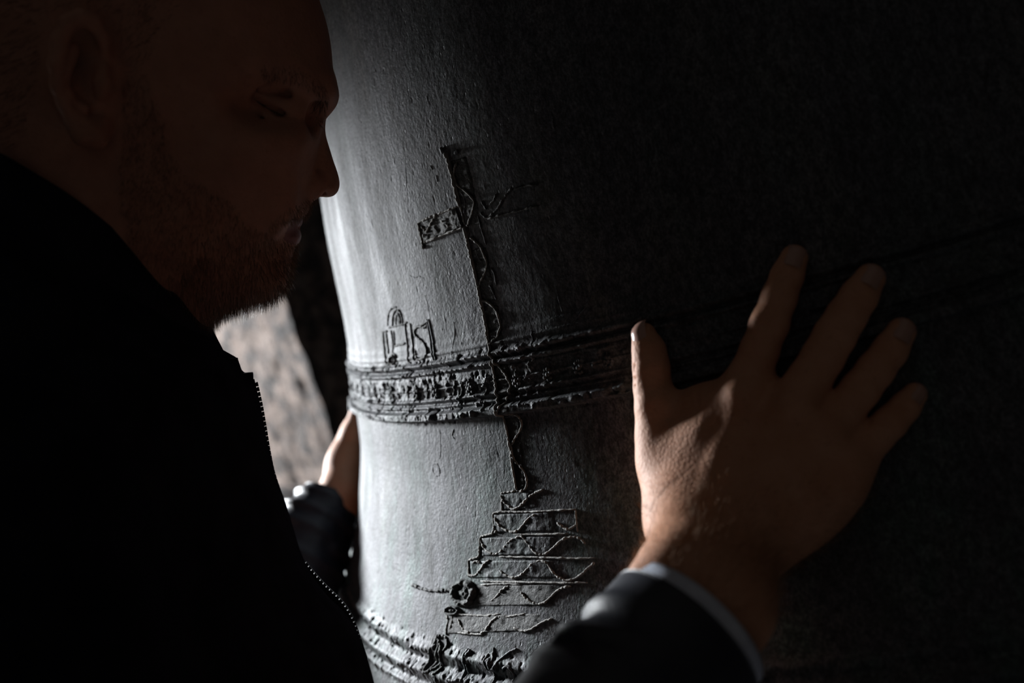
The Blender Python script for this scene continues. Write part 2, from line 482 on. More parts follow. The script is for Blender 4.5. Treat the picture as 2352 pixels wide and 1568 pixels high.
def patch(name, TL, TR, BR, BL, h, m='bronze', nu=60, nv=24, amp=.0007, seed=0, parent=None, fade=0.0):
    """a slightly raised field cast on the bell, given by four pixel corners"""
    u, v = np.meshgrid(np.linspace(0, 1, nu), np.linspace(0, 1, nv), indexing='ij')
    TL, TR, BR, BL = map(np.array, (TL, TR, BR, BL))
    px = (TL * (1 - u[..., None]) + TR * u[..., None]) * (1 - v[..., None]) + (BL * (1 - u[..., None]) + BR * u[..., None]) * v[..., None]
    t_, z_, _ = bell_hit(px[..., 0].ravel(), px[..., 1].ravel())
    t_ = t_.reshape(u.shape); z_ = z_.reshape(u.shape)
    B = bell_pt(t_, z_); nn = bell_nrm(t_, z_)
    e = np.minimum(np.minimum(u, 1 - u) * nu, np.minimum(v, 1 - v) * nv) / 2.0
    e = np.clip(e, 0, 1)
    fd = 1 - ss(u, .55, .97) * fade
    hh = ring_disp(z_) + fd * (h * e - .0012 * (1 - e) + e * amp * fbm(B * 190, seed, 3)) - .0010 * (1 - fd)
    V = (B + nn * hh[..., None]).reshape(-1, 3)
    return mesh_np(name, V, grid_faces(nu, nv)[:, ::-1].copy(), MT[m], parent or bell)

# --- letters and arch of the inscription
relief_sets = {
 'letter': [
  # I
  ([[(880,764),(882,790),(886,815),(890,840)], [(887,762),(890,790),(894,812)], [(877,763),(890,760)], [(884,840),(896,836)]], 2.1),
  # H
  ([[(898,758),(901,775),(903,800),(905,830)], [(904,758),(906,778),(907,795)], [(905,796),(914,792),(922,791),(931,787)], [(905,784),(907,795)],
    [(930,742),(933,770),(937,800),(940,834)], [(942,742),(946,775),(950,805),(953,828)], [(936,835),(945,832)], [(899,818),(907,812),(912,822),(906,836),(899,828)]], 2.1),
  # S
  ([[(981,746),(974,752),(966,749),(957,752),(952,761),(955,771),(964,779),(974,789),(981,801),(981,814),(973,822),(963,823),(957,815),(955,803)],
    [(966,747),(976,742),(984,736)], [(960,826),(968,824)]], 2.3),
 ],
}
letter_labels = ['raised letter I', 'raised letter H', 'raised letter S']
def each(name, strokes, rpx, m='bronze', **kw):
    for i, s in enumerate(strokes): relief(name, s, rpx, m, seed=i, **kw)
def multi(name, strokes, rpx, m='bronze', **kw):
    return mesh_np(name, *merge([relief(name, s, rpx, mk=False, seed=i, **kw) for i, s in enumerate(strokes)]), MT[m], bell)
for (st, r_), lb in zip(relief_sets['letter'], letter_labels):
    o = multi('letter', st, r_, 'crust', jit=.35, lift=.15, flat=.8); o['label'] = lb
multi('arch', [[(902,751),(902,735),(904,720),(911,711),(919,716),(923,730),(926,748)], [(909,746),(910,728),(914,720),(918,730),(919,746)],
               [(890,749),(891,730),(895,714),(903,706),(911,705)], [(892,753),(905,750),(920,746),(936,739)]], 1.9, 'crust', jit=.4, lift=.15, flat=.8)
each('letter_border', [[(980,733),(984,755),(990,790),(997,827)], [(984,732),(990,760),(997,795),(1002,826)]], 1.8, jit=.3, lift=.15)
# --- rosettes along the band
def rosette(px, py, rp, seed):
    t0, z0, tt_ = bell_hit(px, py); t0, z0, s = t0[0], z0[0], tt_[0] / FPX
    c = bell_pt(t0, z0, ring_disp(z0)); nn = bell_nrm(t0, z0); ex = np.array([-math.sin(t0), math.cos(t0), 0]); ez = np.cross(nn, ex)
    if ez[2] < 0: ez = -ez
    rs = np.random.default_rng(seed); parts = []
    ico = []
    for k in range(8):
        if k == 7: p, rr_ = np.zeros(2), .46
        else:
            a = k / 7 * 2 * math.pi + rs.uniform(0, .4); p = np.array([math.cos(a) * .62, math.sin(a) * .82]) * rs.uniform(.85, 1.1); rr_ = rs.uniform(.30, .42)
        cc = c + (ex * p[0] + ez * p[1]) * rp * s * 1.5 + nn * .0005
        u = np.linspace(0, math.pi, 7); w = np.linspace(0, 2 * math.pi, 11)[:-1]
        S = np.stack([np.sin(u)[:, None] * np.cos(w), np.sin(u)[:, None] * np.sin(w), np.cos(u)[:, None] * np.ones_like(w)], -1).reshape(-1, 3)
        S = cc + (S[:, :1] * ex + S[:, 1:2] * ez + S[:, 2:] * nn * .9) * rr_ * rp * s * 1.45
        parts.append((S, grid_faces(7, 10, True)))
    # leaf tips above and below
    for sg in (1, -1):
        ln = np.linspace(0, 1, 7)[:, None]
        parts.append(tube(c + ez * sg * rp * s * (1.1 + 1.2 * ln) + nn * .0003, np.linspace(.32, .10, 7) * rp * s, side=np.tile(nn, (7, 1)), m=6))
    mesh_np('rosette', *merge(parts), MT['bronze'], bell)
for k, (x, y, r_) in enumerate([(815,886,6),(826,890,6.5),(838,894,7),(867,898,8),(904,897,9),(962,900,10),(1005,898,11),(1084,890,10),(1190,872,10),(1262,858,10),(1332,843,10),(1400,828,10)]):
    rosette(x, y, r_, k)
# --- encrusted lumps and plain dividers on the band
for k, (a, b_) in enumerate([((1048,872),(1046,908)), ((1066,880),(1062,912)), ((985,880),(985,915)), ((940,884),(941,912)), ((885,880),(886,915)), ((850,884),(852,912)), ((1118,868),(1122,908))]):
    relief('band_divider', [a, ((a[0]+b_[0])/2 + 2, (a[1]+b_[1])/2), b_], 2.2, 'crust', jit=.5, seed=k)

# --- tall cross: double left edge, wavy vine, arms
each('cross_edge', [[(1022,350),(1030,370),(1037,395),(1044,425),(1050,455),(1056,475)], [(1066,520),(1072,545),(1078,572),(1082,590),(1090,622),(1097,655),(1104,688),(1112,725),(1120,765),(1127,800),(1133,830),(1140,862),(1146,900),(1151,930),(1155,950),(1164,985),(1169,1010),(1175,1050),(1181,1090),(1187,1126)]],
      2.7, 'worn', jit=.5, lift=.6, flat=1.0)
each('cross_edge', [[(1027,352),(1040,402),(1053,450),(1060,482),(1067,515)], [(1070,530),(1080,575),(1094,632),(1108,700),(1123,772),(1130,806)]], 1.9, 'worn', jit=.45, lift=.3)
each('vine_scroll', [[(1050,372),(1045,388),(1043,403),(1052,426),(1072,441),(1088,462),(1085,487),(1078,508),(1074,520)],
      [(1080,545),(1090,553),(1103,566),(1112,585),(1118,603),(1116,622),(1109,638),(1102,652),(1099,668)],
      [(1104,690),(1114,692),(1127,698),(1142,718),(1149,747),(1145,770),(1135,780),(1127,790)],
      [(1132,822),(1144,835),(1160,853),(1171,869),(1176,893),(1170,917),(1160,935),(1155,947)],
      [(1166,950),(1180,951),(1191,957),(1199,974),(1193,992),(1182,1008),(1175,1022)],
      [(1174,1022),(1181,1054),(1195,1070),(1205,1085),(1211,1105),(1207,1122),(1196,1128),(1188,1126)]],
      2.4, 'worn', jit=.45, lift=.35, flat=.9)
each('vine_scroll', [[(1058,440),(1068,460),(1066,490)], [(1098,495),(1104,520),(1112,545),(1117,562)], [(1092,570),(1098,590),(1106,600)], [(1125,655),(1133,672),(1140,690)],
      [(1110,710),(1118,728),(1116,750)], [(1150,880),(1156,900),(1152,915)], [(1140,655),(1136,630),(1128,615)]], 1.7, jit=.4, lift=.2)
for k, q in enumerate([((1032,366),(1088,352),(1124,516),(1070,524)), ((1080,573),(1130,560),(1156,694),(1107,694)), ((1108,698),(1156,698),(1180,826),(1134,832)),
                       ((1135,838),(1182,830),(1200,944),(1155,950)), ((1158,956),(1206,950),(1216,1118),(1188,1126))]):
    patch('cross_stem_panel', *q, .0004, 'patina_shade', 40, 60, .0006, 30 + k, fade=1.0)  # dark colour paints in the edge ridge's shadow along with real patina
patch('cross_arm_panel', (961,512), (1050,474), (1068,520), (974,557), .0010, 'patina_shade', 50, 30, .0010, 3)
each('cross_arm_edge', [[(960,512),(982,501),(1006,492),(1030,483),(1050,474)], [(961,512),(966,530),(970,548),(974,572)], [(975,556),(996,548),(1030,535),(1066,521)],
                         [(976,548),(984,528),(994,508),(1006,492)], [(1006,493),(1018,508),(1032,518),(1046,517)], [(970,520),(978,532),(974,545)]], 2.5, 'worn', jit=.6, lift=.6, flat=1.0)
each('cross_arm_edge', [[(1104,488),(1112,497),(1120,500),(1132,490),(1142,480),(1152,464),(1160,452),(1168,440),(1178,431)], [(1106,462),(1112,472),(1118,480)], [(1124,470),(1136,458),(1140,446)],
                         [(1180,436),(1205,428),(1235,424)], [(1120,503),(1160,492),(1200,482),(1238,472)]], 2.2, 'crust', jit=.5, lift=.35)
each('casting_bead', [[(1013,340),(1016,346),(1019,350)], [(1046,352),(1052,347)]], 4, jit=.2)

# --- stepped foot of the cross: raised fields, each with a running vine
steps = [((1150,1132),(1250,1116),(1262,1166),(1154,1174)), ((1132,1178),(1322,1168),(1327,1222),(1134,1226)), ((1103,1231),(1340,1226),(1352,1275),(1104,1280)),
         ((1076,1285),(1372,1280),(1368,1330),(1078,1330)), ((1050,1340),(1366,1336),(1350,1392),(1042,1396)), ((1026,1412),(1330,1402),(1312,1448),(1024,1458))]
for k, q in enumerate(steps):
    patch('step_panel', *q, .0007, 'patina_shade' if k > 3 else 'bronze', 90, 20, .0006, 60 + k, fade=1.0)
vines = [
 [[(1152,1138),(1156,1148),(1163,1157),(1174,1166),(1182,1168),(1192,1164),(1200,1157),(1209,1148),(1218,1139),(1232,1130),(1248,1124)]],
 [[(1137,1187),(1143,1199),(1153,1211),(1168,1219),(1182,1221),(1193,1216),(1201,1207),(1211,1194),(1222,1184),(1237,1181)], [(1279,1199),(1290,1208),(1301,1214),(1312,1212),(1323,1205)]],
 [[(1104,1238),(1109,1250),(1117,1262),(1128,1270),(1139,1272),(1149,1267),(1157,1259),(1167,1247),(1178,1238),(1199,1232),(1209,1243),(1218,1255),(1227,1266),(1236,1271),(1247,1273),(1258,1269),(1269,1259),(1280,1249),(1290,1240),(1302,1235),(1316,1233),(1331,1236),(1345,1248)]],
 [[(1078,1300),(1077,1312),(1080,1320),(1091,1321),(1099,1314),(1107,1304),(1115,1293),(1125,1286)], [(1149,1310),(1162,1320),(1178,1326),(1190,1323),(1200,1318),(1211,1307),(1222,1296),(1233,1290),(1244,1287),(1258,1294),(1270,1312),(1283,1325),(1298,1332),(1312,1331),(1326,1325),(1339,1316),(1353,1303),(1366,1292)]],
 [[(1127,1382),(1136,1374),(1146,1364),(1156,1353),(1171,1345)], [(1196,1358),(1208,1372),(1222,1382),(1234,1386),(1247,1385),(1258,1377),(1269,1367),(1280,1357),(1292,1350),(1312,1346)]],
 [[(1051,1417),(1058,1432),(1066,1446),(1080,1453)], [(1105,1454),(1114,1449),(1122,1438),(1131,1426),(1140,1419),(1150,1416)], [(1180,1440),(1200,1448),(1222,1444),(1244,1430),(1268,1420)]]]
for k, st in enumerate(vines): each('step_vine', st, 2.6, 'worn', jit=.4, lift=.35, flat=.9)
edges = [
 [[(1150,1133),(1166,1130),(1186,1127)], [(1151,1134),(1153,1152),(1154,1170),(1150,1177)]],
 [[(1132,1179),(1150,1175),(1185,1175),(1222,1175),(1270,1172),(1322,1169)], [(1132,1180),(1134,1198),(1136,1214),(1130,1222)], [(1180,1226),(1230,1227),(1304,1225)], [(1322,1170),(1324,1196),(1327,1222)]],
 [[(1103,1233),(1116,1229),(1130,1226),(1138,1221),(1150,1217)], [(1103,1233),(1103,1250),(1102,1266),(1100,1280)], [(1146,1278),(1200,1279),(1252,1280),(1310,1282),(1368,1281)]],
 [[(1076,1286),(1088,1282),(1100,1279)], [(1076,1287),(1077,1305),(1077,1325)], [(1104,1334),(1160,1336),(1230,1337),(1300,1338),(1350,1338)], [(1085,1296),(1094,1288),(1104,1292)]],
 [[(1105,1343),(1150,1340),(1200,1342)], [(1047,1409),(1080,1412),(1115,1413),(1149,1410)]],
 [[(1026,1412),(1030,1425),(1026,1440),(1025,1458)], [(1040,1412),(1038,1430),(1032,1448)], [(1051,1452),(1080,1455),(1112,1457)], [(1160,1416),(1185,1413),(1206,1409)]]]
for k, st in enumerate(edges): each('step_edge', st, 2.2, 'worn', jit=.5, lift=.3, flat=1.0)
# crumbly boss where the steps begin, and its scar
def lumpy(name, px, py, rx, ry, h, seed):
    u, v = np.meshgrid(np.linspace(0, 1, 40), np.linspace(0, 2 * np.pi, 81)[:-1], indexing='ij')
    X = px + u * np.cos(v) * rx; Y = py + u * np.sin(v) * ry
    t_, z_, _ = bell_hit(X.ravel(), Y.ravel()); t_ = t_.reshape(u.shape); z_ = z_.reshape(u.shape)
    B = bell_pt(t_, z_); nn = bell_nrm(t_, z_)
    prof_ = np.where(u < .45, .55 + .5 * np.cos(u / .45 * np.pi) * .6, .35 + .65 * np.sin(np.clip((u - .45) / .45, 0, 1) * np.pi))
    hh = h * prof_ * (1 - ss(u, .85, 1.0)) + (1 - ss(u, .9, 1)) * h * .55 * fbm(B * 260, seed, 3) - .0012 * ss(u, .9, 1)
    mesh_np(name, (B + nn * hh[..., None]).reshape(-1, 3), grid_faces(40, 80, True), MT['crust'], bell)
lumpy('boss', 1066, 1362, 32, 36, .0034, 5)
lumpy('boss', 1040, 1402, 20, 13, .0026, 8)
lumpy('boss', 905, 826, 8, 14, .003, 9)
relief('casting_scar', [(946,1342),(960,1348),(975,1353),(992,1356),(1010,1355),(1026,1356),(1042,1353)], 2.8, 'crust', jit=.8)
multi('leaf', [[(1012,1458),(1004,1464),(999,1482),(992,1500),(986,1522),(984,1543),(994,1540),(1006,1530),(1014,1515),(1018,1498),(1012,1478),(1006,1466)], [(1008,1475),(1010,1500),(1000,1525),(992,1545)]], 3.0, 'crust', jit=.45, lift=.4, flat=1.0)
each('leaf', [[(1014,1458),(1024,1464),(1028,1480),(1022,1496)], [(1004,1549),(1012,1540),(1018,1524)]], 2.6, 'crust', jit=.4)
each('foot_letter', [[(1078,1490),(1071,1500),(1070,1520),(1067,1545),(1068,1566)], [(1082,1493),(1074,1505)], [(1036,1560),(1050,1563),(1064,1560)]], 3.0, jit=.3, lift=.4)
each('foot_letter', [[(1134,1486),(1134,1520),(1136,1545),(1134,1575)], [(1122,1500),(1118,1520),(1124,1540)]], 2.6, 'crust', jit=.5)
each('foot_letter', [[(1188,1489),(1172,1496),(1159,1506),(1148,1519),(1145,1532)], [(1156,1543),(1162,1534),(1171,1531),(1179,1538),(1181,1552),(1176,1566)]], 2.4, jit=.2, lift=.4)
# --- thin raised casting lines and scratches
for k, (st, r_) in enumerate([([(931,375),(933,416),(936,454),(937,490),(938,522)], .75), ([(974,675),(980,690),(982,700),(986,724)], .8), ([(1041,738),(1044,760),(1042,785),(1038,815)], 1.1),
        ([(1010,985),(1012,1030),(1009,1055)], 1.1), ([(996,1063),(1004,1066),(1009,1078),(1009,1090),(1001,1092),(994,1080),(996,1063)], 1.3), ([(1042,985),(1038,1000),(1044,1008)], 1.2),
        ([(988,380),(992,390)], 1.2), ([(1001,402),(1004,418)], 1.0), ([(938,632),(952,637),(962,634),(975,640)], 1.0), ([(908,1292),(922,1296)], 1.2), ([(884,1285),(905,1305)], .9),
        ([(1222,760),(1228,800),(1236,790)], 1.6), ([(1278,662),(1284,690),(1292,718)], 1.5), ([(1268,262),(1272,296)], 1.8), ([(1358,680),(1345,705),(1318,742)], 1.3), ([(1312,742),(1334,740)],1.2)]):
    relief('casting_line', st, r_, jit=.5, lift=.0, flat=.55, seed=k)
# oak headstock the bell hangs from, above the picture
hs = empty('headstock', 'dark oak beam carrying the bell above the picture', 'beam', (0, 0, .965))
V, F = boxes([((.45, 0, 1.07), np.eye(3), (1.7, .11, .10))]); mesh_np('beam', V, F, MT['wood'], hs, smooth=False)
for x in (-.16, .16):
    V, F = boxes([((x, 0, 1.07), np.eye(3), (.03, .116, .104))]); mesh_np('iron_strap', V, F, MT['zip'], hs, smooth=False)

# ------------------------------------------------------------------ signed-distance sculpting
class Field:
    """a box of samples in a local frame (origin O, rows of A = axes), surface-netted into a mesh"""
    def __init__(s, O, A, lo, hi, h):
        s.O = np.asarray(O, float); s.A = np.asarray(A, float); s.lo = np.asarray(lo, float); s.h = h
        s.n = np.ceil((np.asarray(hi) - s.lo) / h).astype(int) + 1
        s.ax = [(s.lo[i] + h * np.arange(s.n[i])).astype(np.float32) for i in range(3)]
        s.F = np.full(s.n, .05, np.float32)
    def loc(s, P): return (np.asarray(P, float) - s.O) @ s.A.T
    def sub(s, lo, hi):
        a = np.clip(np.floor((np.asarray(lo) - s.lo) / s.h).astype(int), 0, s.n - 1)
        b = np.clip(np.ceil((np.asarray(hi) - s.lo) / s.h).astype(int) + 1, a + 1, s.n)
        sl = tuple(slice(a[i], b[i]) for i in range(3))
        X = s.ax[0][sl[0]][:, None, None]; Y = s.ax[1][sl[1]][None, :, None]; Z = s.ax[2][sl[2]][None, None, :]
        return sl, X, Y, Z
    def comb(s, sl, d, k, op):
        f = s.F[sl]
        if op == 'add':
            h = np.clip(k - np.abs(f - d), 0, None) / max(k, 1e-6); s.F[sl] = np.minimum(f, d) - h * h * k * .25
        else:
            d = -d; h = np.clip(k - np.abs(f - d), 0, None) / max(k, 1e-6); s.F[sl] = np.maximum(f, d) + h * h * k * .25
    def cone(s, a, b, r1, r2, k=.006, op='add', sq=(1, 1, 1)):
        """round cone between local points; sq stretches the section along local axes"""
        a = np.asarray(a, float); b = np.asarray(b, float); m = max(r1, r2) * max(sq) + k + .006
        sl, X, Y, Z = s.sub(np.minimum(a, b) - m, np.maximum(a, b) + m)
        ba = b - a; l2 = (ba ** 2).sum() + 1e-12
        t = np.clip(((X - a[0]) * ba[0] + (Y - a[1]) * ba[1] + (Z - a[2]) * ba[2]) / l2, 0, 1)
        d = np.sqrt(((X - a[0] - t * ba[0]) / sq[0]) ** 2 + ((Y - a[1] - t * ba[1]) / sq[1]) ** 2 + ((Z - a[2] - t * ba[2]) / sq[2]) ** 2) - (r1 + (r2 - r1) * t)
        s.comb(sl, d, k, op)
    def chain(s, pts, rads, k=.006, op='add', sq=(1, 1, 1)):
        for i in range(len(pts) - 1): s.cone(pts[i], pts[i + 1], rads[i], rads[i + 1], k, op, sq)
    def ell(s, c, r, k=.006, op='add', R=None):
        c = np.asarray(c, float); r = np.asarray(r, float); m = r.max() + k + .006
        sl, X, Y, Z = s.sub(c - m, c + m); x, y, z = X - c[0], Y - c[1], Z - c[2]
        if R is not None:
            x, y, z = [R[i][0] * x + R[i][1] * y + R[i][2] * z for i in range(3)]
        q = np.sqrt((x / r[0]) ** 2 + (y / r[1]) ** 2 + (z / r[2]) ** 2)
        g = np.sqrt((x / r[0] ** 2) ** 2 + (y / r[1] ** 2) ** 2 + (z / r[2] ** 2) ** 2) + 1e-9
        s.comb(sl, q * (q - 1) / g, k, op)
    def slab(s, poly, wfun, kR, k=.004, op='add', n0=0.0):
        """rounded extrusion of a 2-d outline (local a,b) with half width wfun(a,b)"""
        a, b = np.meshgrid(s.ax[0], s.ax[1], indexing='ij')
        d2 = poly_sdf(a, b, np.asarray(poly)); w = wfun(a, b); Rr = kR * w
        q = np.abs(s.ax[2][None, None, :] - n0) - w[..., None] + Rr[..., None]; p = (d2 + Rr)[..., None]
        d = np.hypot(np.maximum(p, 0), np.maximum(q, 0)) - Rr[..., None] + np.minimum(np.maximum(p, q), 0)
        s.comb((slice(None),) * 3, d.astype(np.float32), k, op)
    def mesh(s):
        V, Q = surface_nets(s.F)
        return (s.lo + V * s.h) @ s.A + s.O, Q

def poly_sdf(x, y, P):
    d = np.full(x.shape, 1e9); inside = np.zeros(x.shape, bool); n = len(P)
    for i in range(n):
        a = P[i]; b = P[(i + 1) % n]; e = b - a; wx = x - a[0]; wy = y - a[1]
        t = np.clip((wx * e[0] + wy * e[1]) / (e @ e + 1e-12), 0, 1)
        d = np.minimum(d, (wx - e[0] * t) ** 2 + (wy - e[1] * t) ** 2)
        c = ((a[1] <= y) & (b[1] > y)) | ((b[1] <= y) & (a[1] > y))
        xi = a[0] + (y - a[1]) / (e[1] if abs(e[1]) > 1e-12 else 1e-12) * e[0]
        inside ^= c & (x < xi)
    return np.sqrt(d) * np.where(inside, -1, 1)

def surface_nets(F):
    I = F < 0; n = F.shape
    S = sum(I[i:n[0]-1+i, j:n[1]-1+j, k:n[2]-1+k].astype(np.int8) for i in (0,1) for j in (0,1) for k in (0,1))
    act = (S > 0) & (S < 8); idx = np.full(act.shape, -1, np.int64); c = np.argwhere(act); idx[act] = np.arange(len(c))
    acc = np.zeros((len(c), 3)); cnt = np.zeros(len(c))
    for i in (0, 1):
        for j in (0, 1):
            for k in (0, 1):
                for ax in range(3):
                    o = [i, j, k]
                    if o[ax]: continue
                    o2 = o.copy(); o2[ax] = 1
                    f0 = F[c[:, 0]+o[0], c[:, 1]+o[1], c[:, 2]+o[2]].astype(float); f1 = F[c[:, 0]+o2[0], c[:, 1]+o2[1], c[:, 2]+o2[2]].astype(float)
                    x = (f0 < 0) != (f1 < 0); t = np.where(x, f0 / np.where(x, f0 - f1, 1), 0)
                    p = np.tile(np.array(o, float), (len(c), 1)); p[:, ax] += t
                    acc += np.where(x[:, None], p, 0); cnt += x
    V = c + acc / cnt[:, None]; Q = []
    for ax in range(3):
        u, v = (ax + 1) % 3, (ax + 2) % 3
        sl0 = [slice(1, -1)] * 3; sl1 = [slice(1, -1)] * 3
        sl0[ax] = slice(0, n[ax] - 1); sl1[ax] = slice(1, n[ax])
        a, b = I[tuple(sl0)], I[tuple(sl1)]
        e = np.argwhere(a != b)
        if not len(e): continue
        g = e.copy(); g[:, u] += 1; g[:, v] += 1
        fl = a[tuple(e.T)]
        def at_(du, dv):
            q = g.copy(); q[:, u] -= du; q[:, v] -= dv; return idx[tuple(q.T)]
        q = np.stack([at_(1, 1), at_(0, 1), at_(0, 0), at_(1, 0)], 1)
        q[~fl] = q[~fl][:, ::-1]; Q.append(q)
    Q = np.vstack(Q); Q = Q[(Q >= 0).all(1)]
    return V, Q

def vnormals(V, Q):
    N = np.zeros_like(V); fn = np.cross(V[Q[:, 2]] - V[Q[:, 0]], V[Q[:, 3]] - V[Q[:, 1]])
    for k in range(4): np.add.at(N, Q[:, k], fn)
    return N / (np.linalg.norm(N, axis=1, keepdims=True) + 1e-12)

def frame_at(px, py, t):
    O = at(px, py, t); w = -ray(px, py); w = w / np.linalg.norm(w)
    a = CR - (CR @ w) * w; a /= np.linalg.norm(a); b = np.cross(w, a)
    return O, np.stack([a, b, w])

def strands(P, N, D, L, wid, curl=.35, seg=3, seed=1):
    """thin tapering hair ribbons at points P; N normals, D lie direction (n,3)"""
    r_ = np.random.default_rng(seed); n = len(P); L = L * r_.uniform(.6, 1.2, n)
    d0 = N * .8 + D + r_.normal(0, .22, (n, 3)); d0 /= np.linalg.norm(d0, axis=1, keepdims=True)
    d1 = d0 + D * curl * 2 + r_.normal(0, .25, (n, 3)); d1 /= np.linalg.norm(d1, axis=1, keepdims=True)
    side = np.cross(d0, r_.normal(0, 1, (n, 3))); side /= np.linalg.norm(side, axis=1, keepdims=True) + 1e-9
    V = []; 
    for k in range(seg):
        t = k / seg; c = P + (d0 * t + (d1 - d0) * t * t * .5) * L[:, None] - N * .0004; w = wid * (1 - .75 * t)
        V += [c - side * w / 2, c + side * w / 2]
    V.append(P + (d0 + (d1 - d0) * .5) * L[:, None]); m = 2 * seg + 1
    V = np.stack(V, 1).reshape(-1, 3); b = (np.arange(n) * m)[:, None]; F = []
    for k in range(seg - 1):
        F.append(b + np.array([2*k, 2*k+1, 2*k+3])); F.append(b + np.array([2*k, 2*k+3, 2*k+2]))
    F.append(b + np.array([2*seg-2, 2*seg-1, 2*seg]))
    return V, np.vstack(F)

person = empty('person', 'bearded man in dark jacket leaning in profile, both palms on the bell', 'person', (-.50, -.70, FLOOR))

# ------------------------------------------------------------------ right hand, palm flat on the bell
HO, HA = frame_at(1720, 1000, .57)
hand = Field(HO, HA, (-.10, -.20, -.10), (.125, .13, .11), .0013)
def hp(px, py, off):
    """local point above the bell along the ray of a pixel, off metres in front of it"""
    t_, z_, tt_ = bell_hit(px, py)
    return hand.loc(at(px, py, tt_[0] - off))
def chain_px(pts, k, ratio=1.02, sq=(1, 1, .92)):
    P = []; R = []
    for x, y, rp, *o in pts:
        r_ = rp * .575 / FPX; off = o[0] if o else r_ * ratio
        P.append(hp(x, y, off)); R.append(r_)
    hand.chain(P, R, k, sq=sq); return P, R
fingers = {
 'thumb': [(1479,770,32),(1491,806,40),(1496,845,44,.0125),(1499,890,45,.013),(1508,935,50,.0135),(1522,985,57,.015),(1536,1060,62,.019),(1565,1150,68,.025)],
 'index': [(1824,593,32),(1808,634,36,.0105),(1789,684,39.5,.0135),(1767,745,43,.0165),(1744,806,43,.0180),(1728,850,45,.0190),(1700,920,48,.0200)],
 'middle': [(1998,640,34.5),(1972,682,40,.0120),(1944,726,42.5,.0155),(1917,771,45,.0190),(1890,820,45.5,.0205),(1862,866,46,.0220),(1815,945,48,.0240)],
 'ring': [(2070,762,32.5),(2044,805,37,.0110),(2010,850,39.5,.0145),(1976,895,41,.0170),(1942,938,42,.0185),(1885,1000,46,.0210)],
 'little': [(2101,906,27.5),(2077,936,31.5,.0095),(2045,970,35,.0120),(2010,1004,37,.0140),(1975,1036,40,.0150),(1935,1070,44,.0165)],
}
FJ = {}
for nm, pts in fingers.items(): FJ[nm] = chain_px(pts, .004)
# metacarpals fan into the wrist
wr = [(1560,1215,58,.036), (1610,1230,60,.040), (1660,1245,62,.040), (1720,1255,58,.036)]
for (kx, ky, kr, ko), w_ in zip([(1700,920,50,.019), (1815,945,50,.023), (1885,1000,48,.021), (1935,1070,47,.017)], wr):
    chain_px([(kx, ky, kr, ko), ((kx + w_[0]) / 2, (ky + w_[1]) / 2, 58, (ko + w_[3]) / 2 - .002), w_], .016)
chain_px([(1545,1010,50,.014), (1640,1000,55,.017), (1760,1040,55,.019), (1880,1090,50,.015)], .022)
chain_px([(1560,1080,62,.019), (1680,1110,70,.022), (1820,1120,62,.021), (1900,1130,50,.017)], .024)
chain_px([(1590,1150,70,.026), (1700,1180,75,.029), (1800,1190,66,.025)], .024)
chain_px([(1550,945,28,.010), (1620,930,36,.013), (1690,930,44,.017)], .014)      # web of the thumb
for a_, b_ in [((1765,885),(1790,900)), ((1878,930),(1900,950)), ((1945,985),(1960,1005))]:
    chain_px([(a_[0], a_[1], 22, .012), (b_[0], b_[1] , 26, .012)], .008)
# wrist and forearm, rising off the bell toward the sleeve
cuffC = np.array([-0.1175, -0.6526, -0.1164]); cuffA = np.array([0.6454, 0.7088, 0.2848])
elbowR = np.array([-0.285, -0.838, -0.195])
wrist = [hp(1600,1200,.038), hp(1690,1225,.040)]
f1 = hand.loc(cuffC + cuffA * .018 + np.array([.006, 0, .004])); f2 = hand.loc(cuffC - cuffA * .10)
side_ = np.array([.84, -.44, .15])
for sgn in (-1, 1):
    w0 = hp(1590 if sgn < 0 else 1705, 1205 if sgn < 0 else 1228, .040)
    hand.chain([w0, f1 + side_ * (-.0185 if sgn < 0 else .004), f2 + side_ * sgn * .012], [.0235, .0235, .031], .018)
# knuckles, tendons, creases
for (x, y, r_, o) in [(1712,905,22,.0305), (1830,930,22,.0345), (1893,995,20,.031), (1938,1065,18,.026), (1506,930,22,.022)]:
    hand.ell(hp(x, y, o), (.0075, .0075, .005), .010)
for (x0, y0, x1, y1) in [(1705,925,1620,1180), (1815,950,1660,1195), (1880,1010,1700,1205)]:
    hand.chain([hp(x0, y0, .032), hp((x0+x1)/2, (y0+y1)/2, .0395), hp(x1, y1, .0545)], [.0016, .0016, .0022], .012)
def crease(x, y, dx, dy, off, r_=.0006):
    hand.cone(hp(x - dx, y - dy, off), hp(x + dx, y + dy, off), r_, r_, .0026, 'sub')
def dorsal(nm, x, y):
    """height of a finger's back under a pixel"""
    best = min(range(len(fingers[nm]) - 1), key=lambda i: abs(fingers[nm][i][1] - y) + abs(fingers[nm][i][0] - x))
    q = fingers[nm][best]; r_ = q[2] * .575 / FPX; return (q[3] if len(q) > 3 else r_ * 1.02) + r_ * .93
for k, (x, y) in enumerate([(1468,838),(1467,850),(1470,866),(1474,882)]): crease(x, y, 18, -6, dorsal('thumb', x, y) - .0022)
for nm, x, y in [('index',1766,738),('index',1769,728),('index',1762,750),('index',1809,628),('middle',1918,764),('middle',1913,776),('middle',1973,676),('ring',1980,886),('ring',1975,897),('ring',2042,805),('little',2046,966),('little',2040,974),('little',2080,932)]:
    crease(x, y, 22, 8, dorsal(nm, x, y))
HV, HQ = hand.mesh(); HN = vnormals(HV, HQ)

